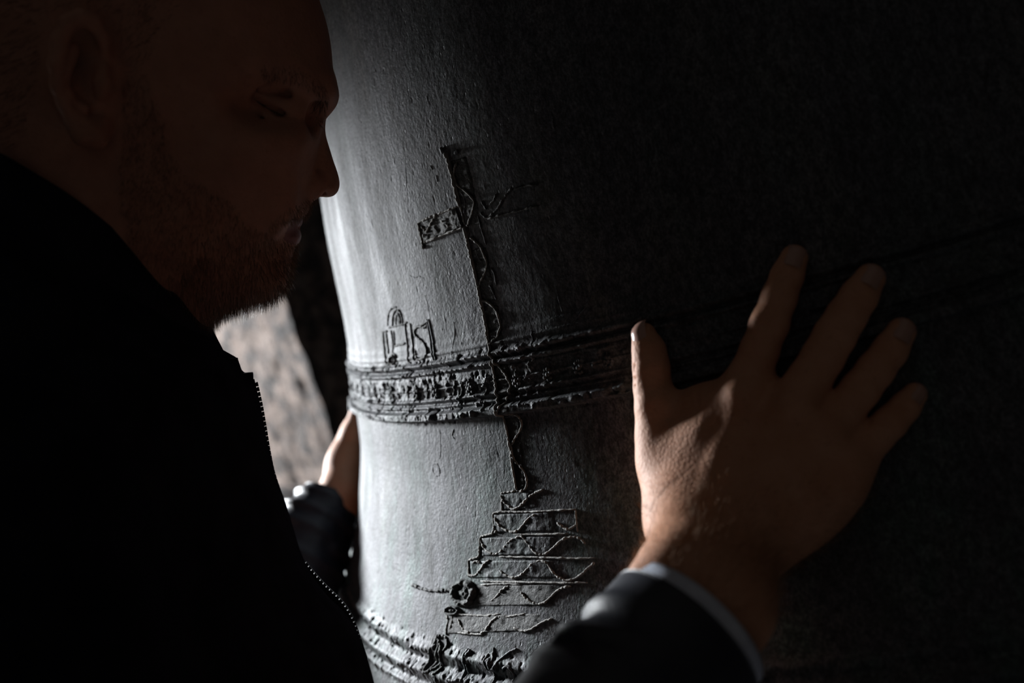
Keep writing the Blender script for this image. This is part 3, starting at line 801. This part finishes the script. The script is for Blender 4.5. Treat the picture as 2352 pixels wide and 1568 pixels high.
# ------------------------------------------------------------------ left hand on the far side of the bell
LO, LA = frame_at(820, 1060, 1.0)
lh = Field(LO, LA, (-.08, -.15, -.26), (.16, .13, .09), .0022)
def lp(x, y, t): return lh.loc(at(x, y, t))
def bp(deg, z, off): return lh.loc(bell_pt(deg * D2R, z, off))
armL0 = bell_pt(-160 * D2R, -.110, .022); elbowL = at(575, 1530, .98)
lh.chain([lh.loc(armL0), bp(-162, -.094, .0195), bp(-163.5, -.076, .0165), bp(-164.5, -.054, .0125), bp(-165.5, -.034, .0100)], [.0205, .0180, .0145, .0115, .0090], .008)
lh.chain([lh.loc(armL0), bp(-163, -.085, .022), bp(-166, -.06, .018)], [.022, .020, .0165], .012)
for k, (z0, z1, e) in enumerate([(-.045, -.015, -183), (-.062, -.04, -185), (-.079, -.065, -184), (-.094, -.088, -180)]):
    lh.chain([bp(-164, -.075 + (z0 + .07) * .6, .016), bp(-172, z0, .013), bp(-178, (z0 + z1) / 2, .011), bp(e, z1, .0090)], [.014, .011, .0095, .0078], .006)
lh.chain([lh.loc(armL0), lh.loc(armL0 * .6 + elbowL * .4)], [.0225, .030], .012)
LV, LQ = lh.mesh()

# ------------------------------------------------------------------ head in profile
EO, EA = frame_at(400, 400, .66)
def hl(px, py, n=0.0):
    """pixel -> local point of the head frame on the plane n metres nearer than the midline"""
    d = ray(px, py) @ EA.T; o = (CAM - EO) @ EA.T
    return o + d * ((n - o[2]) / d[2])
def hl2(pts, n=0.0): return np.array([hl(x, y, n)[:2] for x, y in pts])
head = Field(EO, EA, (-.155, -.145, -.098), (.125, .225, .103), .0015)
face_px = [(700,-70),(728,10),(744,60),(754,110),(759,165),(762,205),(759,228),(750,252),(738,285),(728,330),(716,390),(708,430),(706,452),(708,464),(706,482),(695,500),(682,517),
           (681,522),(685,531),(687,541),(683,553),(677,566),(672,580),(666,605),(664,632),(655,655),(640,674),(615,688),(580,697),(545,706),(500,722),(455,735),
           (400,720),(330,640),(250,560),(150,480),(40,420),(-20,330),(-75,200),(-90,60),(-60,-80),(20,-210),(150,-300),(320,-340),(480,-310),(610,-220)]
FP = hl2(face_px)
FP = spline(np.vstack([FP, FP[:1]]), 4)[:-1]
wk_px = np.array([(300,-100,76),(100,50,74),(500,-150,70),(640,-40,62),(720,100,60),(600,120,66),(450,150,70),(300,250,68),(600,300,62),(500,380,64),(690,300,52),
                  (700,450,44),(620,450,52),(400,480,62),(280,500,60),(660,560,34),(640,640,30),(560,640,40),(480,660,48),(400,650,54),(300,620,54),(0,150,70),(100,350,60),(500,60,70)], float)
wk_ab = np.array([hl(x, y)[:2] for x, y, _ in wk_px])
def wface(a, b):
    s_ = 0; t_ = 0
    for (u, v), w in zip(wk_ab, wk_px[:, 2]):
        q = 1 / ((a - u) ** 2 + (b - v) ** 2 + .012 ** 2) ** 1.6; s_ = s_ + q * w; t_ = t_ + q
    return s_ / t_ * .001
head.slab(FP, wface, .86)
# neck
head.chain([hl(190,330), hl(200,560), hl(230,900)], [.060, .064, .070], .02)
# brow ridge, cheekbone, cheek, jaw muscle, temple
for sg in (1, -1):
    head.chain([hl(742,222,.010*sg), hl(722,196,.030*sg), hl(660,170,.048*sg)], [.0085, .0095, .007], .012)
    head.ell(hl(560,318,.044*sg), (.034, .018, .017), .022)
    head.ell(hl(330,520,.052*sg), (.030, .036, .010), .018)
    head.ell(hl(560,450,.042*sg), (.030, .030, .012), .02)
    # eye socket, closed lid
    head.ell(hl(640,236,.064*sg), (.027, .015, .0175), .014, 'sub')
    head.ell(hl(712,262,.030*sg), (.009, .009, .009), .012, 'sub')
    head.ell(hl(640,238,.0345*sg), (.0170, .0145, .0150), .006)
    head.chain([hl(580,222,.0475*sg), hl(608,242,.0490*sg), hl(640,257,.0475*sg), hl(674,268,.0425*sg)], [.0012] * 4, .0035, 'sub')
    head.chain([hl(590,203,.0480*sg), hl(620,206,.0500*sg), hl(655,213,.0470*sg), hl(688,232,.0400*sg)], [.0012] * 4, .005, 'sub')
    head.chain([hl(600,275,.046*sg), hl(640,296,.043*sg), hl(676,296,.036*sg)], [.0012] * 3, .007, 'sub')
# nose
nose_px = [(742,282),(746,306),(756,339),(765,369),(775,398),(779,420),(776,437),(766,449),(752,453),(738,452),(716,453),(690,446),(672,420),(690,350),(708,285)]
NP = spline(np.vstack([hl2(nose_px), hl2(nose_px[:1])]), 4)[:-1]
yb = hl(0, 290)[1]; yt = hl(0, 435)[1]
def wnose(a, b):
    t_ = np.clip((b - yb) / (yt - yb), 0, 1); return .0075 + .0065 * t_ ** 1.4
head.slab(NP, wnose, .9, .007)
for sg in (1, -1):
    head.ell(hl(702,428,.0135*sg), (.0130, .0105, .0065), .005)
    head.ell(hl(722,449,.0080*sg), (.0085, .0042, .0042), .0025, 'sub', R=[[.93, .36, 0], [-.36, .93, 0], [0, 0, 1]])
    head.chain([hl(676,400,.020*sg), hl(662,425,.0235*sg), hl(672,446,.021*sg)], [.0013] * 3, .006, 'sub')
    head.chain([hl(664,420,.028*sg), hl(630,455,.036*sg), hl(606,490,.038*sg), hl(600,515,.038*sg)], [.0018, .002, .0018, .0012], .010, 'sub')
    # lips and the line between
    head.chain([hl(664,541,0), hl(654,535,.010*sg), hl(632,520,.021*sg), hl(612,509,.026*sg)], [.0062, .0062, .005, .003], .005)
    head.chain([hl(674,510,0), hl(664,506,.010*sg), hl(637,500,.020*sg), hl(612,505,.026*sg)], [.0042, .0045, .004, .002], .005)
    head.chain([hl(690,524,0), hl(676,523,.0105*sg), hl(650,515,.0230*sg), hl(610,507,.0305*sg)], [.0010, .0011, .0013, .0016], .0024, 'sub')
# near ear and its twin
for sg in (1, -1):
    E = lambda x, y, n: hl(x, y, n * sg) if sg > 0 else hl(x, y, n) * np.array([1, 1, -1])
    head.ell(E(195,165,.068), (.020, .033, .008), .006)
    head.chain([E(243,128,.074), E(236,85,.079), E(215,52,.083), E(186,40,.086), E(155,55,.088), E(135,95,.089), E(130,145,.088), E(134,195,.085), E(150,240,.082), E(172,276,.079)],
               [.0030, .0036, .0040, .0043, .0045, .0045, .0043, .0041, .0038, .0036], .004)
    head.chain([E(172,276,.078), E(196,302,.076), E(216,306,.074), E(230,290,.072)], [.0055, .0075, .0075, .005], .005)
    head.ell(E(186,162,.082), (.0085, .020, .0062), .005, 'sub')
    head.chain([E(165,110,.082), E(162,160,.083), E(172,210,.081), E(195,240,.078)], [.0038, .0042, .0042, .0038], .004)
    head.ell(E(205,190,.082), (.0095, .013, .009), .004, 'sub')
    head.chain([E(238,160,.076), E(236,190,.078), E(232,215,.076)], [.0035, .0048, .0035], .004)
FV, FQ = head.mesh(); FN = vnormals(FV, FQ); FLc = head.loc(FV)

# ------------------------------------------------------------------ the rest of the body under the clothes
Fd = EA[0] - np.array([0, 0, EA[0][2]]); Fd /= np.linalg.norm(Fd)          # the way he faces, level
Sd = np.cross(Fd, [0, 0, 1.0])                                            # toward his right (the camera)
front = at(650, 1145, .665)
hipC = np.array([*(front - Fd * .13)[:2], -.52]); 
shR = np.array([*(front - Fd * .15 + Sd * .185)[:2], .035]); shL = np.array([*(front - Fd * .21 - Sd * .15)[:2], .0])
neckB = EA.T @ hl(215, 760) + EO
body = Field(np.zeros(3), np.eye(3), np.array([-1.0, -1.2, FLOOR + .02]), np.array([-.02, -.1, .20]), .011)
body.chain([neckB, neckB * .35 + (hipC + np.array([0, 0, .55])) * .65, hipC + np.array([0, 0, .25]), hipC], [.055, .085, .085, .09], .06)
body.chain([neckB - np.array([0, 0, .05]), shR], [.05, .045], .04); body.chain([neckB - np.array([0, 0, .05]), shL], [.05, .045], .04)
body.chain([shR, elbowR, cuffC - cuffA * .06], [.045, .034, .026], .02); body.chain([shL, elbowL, elbowL * .5 + armL0 * .5], [.045, .034, .028], .02)
kneeR = hipC + np.array([0, 0, -.44]) + Sd * .10 + Fd * .03; kneeL = hipC + np.array([0, 0, -.44]) - Sd * .10 + Fd * .03
ankR = np.array([*(kneeR - Fd * .02)[:2], FLOOR + .09]); ankL = np.array([*(kneeL - Fd * .02)[:2], FLOOR + .09])
for kn, an, sg in ((kneeR, ankR, 1), (kneeL, ankL, -1)):
    body.chain([hipC + Sd * .09 * sg, kn, an], [.085, .055, .038], .03)
BV, BQ = body.mesh()
def inpoly(ab, poly): 
    return poly_sdf(ab[:, 0], ab[:, 1], np.asarray(poly)) < 0
def joinq(parts):
    V = []; F = []; mi = []; b = 0
    for v, q, m in parts:
        V.append(v); F.append(q + b); mi.append(np.full(len(q), m)); b += len(v)
    return np.vstack(V), np.vstack(F), np.concatenate(mi)
V, F, mi = joinq([(FV, FQ, 0), (HV, HQ, 1), (LV, LQ, 1), (BV, BQ, 0)])
fc = FLc[FQ].mean(1); lipm = inpoly(fc[:, :2], hl2([(705,502),(660,500),(610,504),(622,522),(645,548),(668,560),(700,562)], .012)) & (np.abs(fc[:, 2]) < .034)
mi[:len(FQ)][lipm] = 2
skin = mesh_np('body', V, F, [MT['skin'], MT['skin_hand'], MT['lips']], person, matidx=mi)

# ------------------------------------------------------------------ hair
def pick(mask, n, seed):
    r_ = np.random.default_rng(seed); i = np.flatnonzero(mask); i = r_.choice(i, n); 
    return FV[i] + r_.normal(0, .0006, (n, 3)), FN[i]
beard_px = [(606,528),(640,548),(680,560),(720,560),(730,700),(560,790),(440,770),(380,650),(300,560),(280,430),(290,300),(285,190),(335,180),(370,260),(395,350),(445,415),(505,445),(545,480),(570,515)]
stache_px = [(735,452),(700,456),(665,466),(632,484),(606,512),(598,535),(618,535),(640,508),(680,503),(730,500)]
bm = (inpoly(FLc[:, :2], hl2(beard_px, .03)) | inpoly(FLc[:, :2], hl2(stache_px, .015))) & (np.abs(FLc[:, 2]) < .085)
down = (hl(560,700) - hl(640,480)); down = EA.T @ (down / np.linalg.norm(down))
P_, N_ = pick(bm, 22000, 3)
chin = inpoly(head.loc(P_)[:, :2], hl2([(420,560),(560,600),(720,560),(760,760),(400,820)], .02))
Vb, Fb = strands(P_, N_, np.tile(down * .75, (len(P_), 1)), np.where(chin, .0090, .0050), .00021, seed=5)
tag(mesh_np('beard', Vb, Fb, MT['beard'], skin), 'short brown beard', kind='stuff')
hair_px = [(-200,-400),(620,-400),(690,-120),(560,-60),(430,0),(370,80),(340,180),(300,190),(270,60),(200,20),(120,40),(100,170),(60,330),(-200,330)]
hm = inpoly(FLc[:, :2], hl2(hair_px, .05)) & ~((np.abs(FLc[:, 2]) > .072) & inpoly(FLc[:, :2], hl2([(110,20),(255,20),(255,340),(110,340)], .08)))
P_, N_ = pick(hm, 14000, 4); bk = EA.T @ np.array([-.5, -.45, 0])
Vb, Fb = strands(P_, N_, np.tile(bk, (len(P_), 1)), .009, .00022, seed=6)
tag(mesh_np('hair', Vb, Fb, MT['hair'], skin), 'short dark hair', kind='stuff')
for sg in (1, -1):
    path = spline(hl2([(742,268),(746,236),(738,212),(706,190),(660,174),(612,172)], .045), 12); near = np.zeros(len(FV), bool)
    for q in path: near |= ((FLc[:, :2] - q) ** 2).sum(1) < .0042 ** 2
    near &= FLc[:, 2] * sg > .008
    P_, N_ = pick(near, 500, 8 + sg); dd = EA.T @ np.array([-.25, -.35, .3 * sg])
    Vb, Fb = strands(P_, N_, np.tile(dd, (500, 1)), .0075, .0002, seed=9)
    tag(mesh_np('eyebrow', Vb, Fb, MT['hair'], skin), kind='stuff')
    lash = spline(np.array([hl(584,228,.0505*sg), hl(612,247,.0495*sg), hl(642,262,.0475*sg), hl(676,272,.0435*sg)]), 40)
    Lw = lash @ EA + EO; nn = np.tile(EA.T @ np.array([.75, -.45, .35 * sg]), (len(Lw), 1))
    Vb, Fb = strands(Lw, nn, nn * .2, .0075, .00022, seed=12)
    tag(mesh_np('eyelashes', Vb, Fb, MT['hair'], skin), kind='stuff')
# hair of the wrist and the back of the hand
hc = hand.loc(HV); pp = proj(HV); front_ = (HN @ HA[2]) > -.25
wm = front_ & (pp[:, 1] > 1085) & (pp[:, 1] < 1420)
i = np.random.default_rng(2).choice(np.flatnonzero(wm), 3800, p=(lambda w: w / w.sum())(np.clip((pp[wm, 1] - 1060) / 200, .05, 1)))
dd = HA.T @ np.array([.55, .35, 0])
Vb, Fb = strands(HV[i], HN[i], np.tile(dd, (len(i), 1)), .0075, .00012, seed=15)
tag(mesh_np('arm_hair', Vb, Fb, MT['armhair'], skin), 'fine sandy hair', kind='stuff')

# ------------------------------------------------------------------ fingernails
def nail(tip, nxt, up, w, l, back, sink):
    """curved plate lying on the finger end; tip,nxt local centres, up = outward local direction"""
    tip = np.asarray(tip); ax = tip - np.asarray(nxt); ax /= np.linalg.norm(ax)
    up = np.asarray(up, float); up = up - (up @ ax) * ax; up /= np.linalg.norm(up); sd = np.cross(ax, up)
    nu, nv = 13, 11; u, v = np.meshgrid(np.linspace(-1, 1, nu), np.linspace(0, 1, nv), indexing='ij')
    ang = u * 1.05 * (1 - .18 * (2 * v - 1) ** 4)
    ww = w / math.sin(1.05)
    lay = []
    x_ = (v - back) * l; R0 = sink
    hgt = np.where(x_ > 0, np.sqrt(np.clip(R0 ** 2 - (x_ * .92) ** 2, 0, None)), R0 - .25 * x_)
    for th_ in (0.0, -.0007):
        q = tip + ax * x_[..., None] + sd * (np.sin(ang) * (ww + th_))[..., None] + up * (np.cos(ang) * (ww + th_) - ww + hgt - .0008 * np.abs(u) ** 3)[..., None]
        lay.append((q.reshape(-1, 3), grid_faces(nu, nv)))
    V, F = merge(lay)
    return V @ HA + HO, F
for nm, up, w, l, bk_, ex in [('thumb', (-.90, .10, .55), .0078, .0165, .52, .0003), ('index', (.12, .05, 1), .0062, .0125, .52, .0003), ('middle', (.20, 0, 1), .0066, .013, .52, .0003),
                          ('ring', (.25, -.1, 1), .0062, .0125, .52, .0003), ('little', (.3, -.2, 1), .0050, .0105, .52, .0003)]:
    P_, R_ = FJ[nm]
    V, F = nail(P_[0], P_[1], up, w, l, bk_, R_[0] * .955 + ex)
    mesh_np('fingernail', V, F, MT['nail'], skin)

# ------------------------------------------------------------------ jacket
KO, KA = frame_at(690, 1230, .665)
_c, _s = math.cos(.19), math.sin(.19)
KA = np.stack([KA[0] * _c - KA[2] * _s, KA[1], KA[2] * _c + KA[0] * _s])      # chest turned toward the bell
def kl(px, py, n=0.0):
    d = ray(px, py) @ KA.T; o = (CAM - KO) @ KA.T
    return o + d * ((n - o[2]) / d[2])
front_px = [(470,790),(500,826),(528,850),(550,880),(566,900),(580,940),(591,990),(601,1040),(615,1090),(638,1145),(656,1200),(676,1262),(702,1312),(736,1356),(772,1392),(797,1428),(815,1478),(829,1530),(837,1580)]
def to2(Pw): return (np.asarray(Pw) - KO) @ KA.T
jp = [tuple(kl(x, y)[:2]) for x, y in front_px]
last = at(846, 1580, .655)
low = [last + np.array([0, 0, -.10]) - Fd * .03, last + np.array([0, 0, -.28]) - Fd * .10, last + np.array([0, 0, -.42]) - Fd * .10]
jp += [tuple(to2(q)[:2]) for q in low]
jp += [tuple(to2(q)[:2]) for q in (low[-1] - Fd * .24, low[-2] - Fd * .27, last - Fd * .30 + np.array([0, 0, -.1]), last - Fd * .31 + np.array([0, 0, .06]), last - Fd * .28 + np.array([0, 0, .17]))]
jp += [tuple(kl(x, y)[:2]) for x, y in [(-60,470),(120,560),(300,690),(420,770)]]
jl = np.array(jp); 
jac = Field(KO, KA, (jl[:, 0].min() - .16, jl[:, 1].min() - .03, -.28), (jl[:, 0].max() + .05, jl[:, 1].max() + .06, .30), .0055)
jac.slab(jl, lambda a, b: .165 + 0 * a, .93)
jac.chain([to2(neckB - np.array([0, 0, .03]) - Fd * .06), to2(shR)], [.045, .074], .05); jac.chain([to2(neckB - np.array([0, 0, .05])), to2(shL)], [.05, .07], .05)
jac.chain([to2(shR), to2(shR * .5 + elbowR * .5 - Fd * .02), to2(elbowR)], [.078, .066, .056], .03)
jac.chain([to2(shL), to2(elbowL)], [.068, .060], .06)
JV, JQ = jac.mesh(); JN = vnormals(JV, JQ)
wr_ = fbm(JV * np.array([9, 9, 16]), 5, 3); JV = JV + JN * (wr_ * .003)[:, None]
jacket = mesh_np('jacket', JV, JQ, MT['jacket'], person); jacket['label'] = 'near-black zip jacket'

# stand-up collar: near and far panel lofted round the neck
top_px = [(-190,272,.004),(-165,282,.026),(-110,305,.050),(0,352,.064),(80,398,.069),(160,448,.071),(240,508,.069),(320,574,.062),(400,648,.046),(450,704,.028),(478,738,.010)]
top = np.array([hl(x, y, n) for x, y, n in top_px]); 
bot_px = [(-250,520,.004),(-215,535,.036),(-130,580,.070),(-20,640,.088),(80,700,.098),(180,770,.100),(280,830,.092),(380,870,.076),(460,880,.052),(510,880,.028),(560,872,.008)]
bot = np.array([hl(x, y, n) for x, y, n in bot_px])
tp, bt = spline(top, 8), spline(bot, 8); nU = len(tp); vv_ = np.linspace(0, 1, 18)
edge = spline(np.array([hl(x, y, .009) for x, y in [(478,738),(496,775),(512,806),(524,826),(548,832),(560,862),(580,870)]]), 6)
S = tp[:, None] * (1 - vv_[None, :, None]) + bt[:, None] * vv_[None, :, None]
S = S + (np.sin(vv_ * np.pi) * .006)[None, :, None] * np.array([0, 0, 1.0])
er = np.stack([np.interp(vv_, np.linspace(0, 1, len(edge)), edge[:, k]) for k in range(3)], 1)
wgt = ss(np.linspace(0, 1, nU), .80, 1.0)[:, None, None]
S = S + (er[None] - S[-1:]) * wgt
for sgn in (1, -1):
    Q_ = S * np.array([1, 1, sgn]); inn = Q_ + np.array([0, 0, -.004 * sgn]) 
    Vo = np.concatenate([Q_.reshape(-1, 3), inn.reshape(-1, 3)]); g = grid_faces(nU, 18); nb = nU * 18
    rim = []
    for a_ in range(nU - 1): rim.append([a_ * 18, (a_ + 1) * 18, nb + (a_ + 1) * 18, nb + a_ * 18])
    for a_ in range(17): rim.append([(nU - 1) * 18 + a_, (nU - 1) * 18 + a_ + 1, nb + (nU - 1) * 18 + a_ + 1, nb + (nU - 1) * 18 + a_])
    mesh_np('collar', Vo @ EA + EO, np.vstack([g, g[:, ::-1] + nb, np.array(rim)]), MT['jacket'], jacket)
# zipper: tape and single teeth along the open front edge
def zipper(px, n0, pitch, tw):
    path = spline(np.array([hl(x, y, n0) for x, y in px]), 20); sgm = np.linalg.norm(np.diff(path, axis=0), axis=1); cum = np.concatenate([[0], np.cumsum(sgm)])
    V, F = tube(path + np.array([-.0022, 0, 0]), .0030, side=np.tile([0, 0, 1.0], (len(path), 1)), flat=.5, m=8); mesh_np('zipper_tape', V @ EA + EO, F, MT['zip'], jacket)
    proto = None
    for s_ in np.arange(pitch, cum[-1], pitch):
        p = np.array([np.interp(s_, cum, path[:, k]) for k in range(3)]); q = np.array([np.interp(min(s_ + .002, cum[-1]), cum, path[:, k]) for k in range(3)])
        t_ = q - p; t_ /= np.linalg.norm(t_) + 1e-9; o_ = np.cross([0, 0, 1.0], t_); 
        if o_[0] < 0: o_ = -o_
        Bx = np.stack([o_, t_, np.cross(o_, t_)])
        if proto is None:
            V, F = boxes([((0, 0, 0), np.eye(3), (tw, pitch * .27, .0016)), ((tw * .8, 0, 0), np.eye(3), (tw * .35, pitch * .36, .0012))])
            proto = mesh_np('zipper_tooth', V, F, MT['zip'], jacket, smooth=False); o = proto
        else:
            o = proto.copy(); COL.objects.link(o)
        A_ = (Bx @ EA); L_ = p @ EA + EO; mm = Matrix.Identity(4)
        for i_ in range(3):
            for j_ in range(3): mm[i_][j_] = A_[j_][i_]
            mm[i_][3] = L_[i_]
        o.parent = jacket; o.matrix_parent_inverse = Matrix.Identity(4); o.matrix_basis = mm
zipper([(582,872),(594,925),(603,975),(612,1030),(622,1080),(636,1128),(640,1160)], .004, .0036, .0022)
zipper([(694,1290),(716,1318),(745,1350),(782,1386),(806,1424),(824,1474),(838,1528),(847,1590)], .004, .0036, .0022)
V, F = boxes([(hl(536,836,.006), np.eye(3), (.0032, .0040, .0022)), (hl(570,866,.006), np.eye(3), (.0034, .0030, .0022))])
for k in range(2): mesh_np('zipper_stop', V[k*8:k*8+8] @ EA + EO, F[:6], MT['zip'], jacket, smooth=False)

# sleeves: lofted cloth tubes with folds, open at the cuff
def sleeve(path, rads, folds, seed, m='sleeve', lining=True, nu=90, nv=72, thick=.0025, ref=None, line_out=.009):
    path = np.asarray(path, float); L = np.linspace(0, 1, len(path)); u = np.linspace(0, 1, nu)
    P = np.stack([np.interp(u, L, path[:, k]) for k in range(3)], 1); 
    P = np.stack([np.convolve(np.pad(P[:, k], 8, mode='reflect', reflect_type='odd'), np.ones(17) / 17, 'valid') for k in range(3)], 1)
    R_ = np.interp(u, L, rads); T = np.gradient(P, axis=0); T /= np.linalg.norm(T, axis=1, keepdims=True)
    T[0] = ref if ref is not None else T[0]
    e1 = np.cross(T, [0, 0, 1.0]); e1 /= np.linalg.norm(e1, axis=1, keepdims=True); e2 = np.cross(T, e1)
    a = np.linspace(0, 2 * np.pi, nv, endpoint=False)
    ring = np.cos(a)[None, :, None] * e1[:, None] + np.sin(a)[None, :, None] * e2[:, None]
    base_ = P[:, None] + ring * R_[:, None, None]
    w = np.zeros((nu, nv))
    for (uc, uw, amp, ac, aw, sl_) in folds:
        da = (a[None] - ac + np.pi) % (2 * np.pi) - np.pi
        w += amp * np.exp(-((u[:, None] - uc - sl_ * da) / uw) ** 2 - (da / aw) ** 2)
    w += fbm(base_ * 28, seed, 3) * .0035 * ss(u, .03, .15)[:, None]
    out = base_ + ring * w[..., None];    inn = base_ + ring * (w - thick)[..., None]
    V = np.concatenate([out.reshape(-1, 3), inn.reshape(-1, 3)]); g = grid_faces(nu, nv, True); nb = nu * nv
    j = np.arange(nv); rim = np.stack([j, (j + 1) % nv, nb + (j + 1) % nv, nb + j], 1)
    o = mesh_np('sleeve', V, np.vstack([g, g[:, ::-1] + nb, rim]), MT[m], jacket)
    if lining:
        s_ = np.linspace(0, 1, 8)
        band = [];
        for q, dr in ((0, -.0030), (1, -.0016)):
            for t_ in s_:
                band.append(inn[0] - T[0] * (line_out - .022 * (1 - t_)) + ring[0] * (dr if q == 0 else dr - .0022 * 0 + .0014) * 1.0 if q == 0 else inn[0] - T[0] * (line_out - .022 * t_) - ring[0] * .0008)
        V = np.vstack(band); mesh_np('cuff_lining', V, grid_faces(16, nv, True), MT['lining'], o)
    return o
sleeve([cuffC, cuffC - cuffA * .05, cuffC - cuffA * .12, cuffC - cuffA * .19, elbowR], [.0445, .0445, .046, .050, .054],
       [(.12, .02, .0035, -.6, .9, .03), (.20, .025, .0045, -.9, .9, -.03), (.30, .03, .004, -.5, 1.0, .04), (.16, .018, -.0035, -.8, .8, .02), (.25, .02, -.004, -.7, .8, -.02), (.22, .015, .004, -1.5, .6, .1)], 3, ref=-cuffA)
def armOff(t): return np.array([math.cos(-158 * D2R), math.sin(-158 * D2R), 0]) * .014 * (1 - t)
dL = elbowL - armL0; dL /= np.linalg.norm(dL)
sleeve([armL0 - dL * .004 + armOff(0), armL0 * .8 + elbowL * .2 + armOff(.2), armL0 * .55 + elbowL * .45 + armOff(.45), armL0 * .3 + elbowL * .7, elbowL], [.030, .041, .050, .057, .062],
       [(.07, .022, .006, k_, 2.2, .01) for k_ in (0,)] + [(.17, .03, .008, 0, 3, 0), (.31, .035, .009, 0, 3, .01), (.45, .035, .007, 0, 3, 0)], 5, lining=False)

# trousers and shoes carry him to the floor
tr = Field(np.zeros(3), np.eye(3), np.array([-1.0, -1.2, FLOOR + .04]), np.array([-.02, -.1, -.42]), .010)
tr.ell(hipC + np.array([0, 0, -.0]), (.155, .155, .12), .03)
for kn, an, sg in ((kneeR, ankR, 1), (kneeL, ankL, -1)): tr.chain([hipC + Sd * .09 * sg, kn, an + np.array([0, 0, .0])], [.105, .078, .066], .03)
V, F = tr.mesh(); mesh_np('trousers', V, F, MT['trouser'], person)
for an in (ankR, ankL):
    sh = Field(np.zeros(3), np.eye(3), np.minimum(an - .12, an + Fd * .2 - .08), np.maximum(an + .12, an + Fd * .2 + .08), .006)
    sh.chain([an + np.array([0, 0, -.02]), an - Fd * .03 + np.array([0, 0, -.052])], [.045, .036], .02)
    sh.chain([an - Fd * .03 + np.array([0, 0, -.052]), an + Fd * .10 + np.array([0, 0, -.050]), an + Fd * .17 + np.array([0, 0, -.056])], [.036, .040, .034], .02)
    V, F = sh.mesh(); mesh_np('shoe', V, F, MT['shoe'], person)
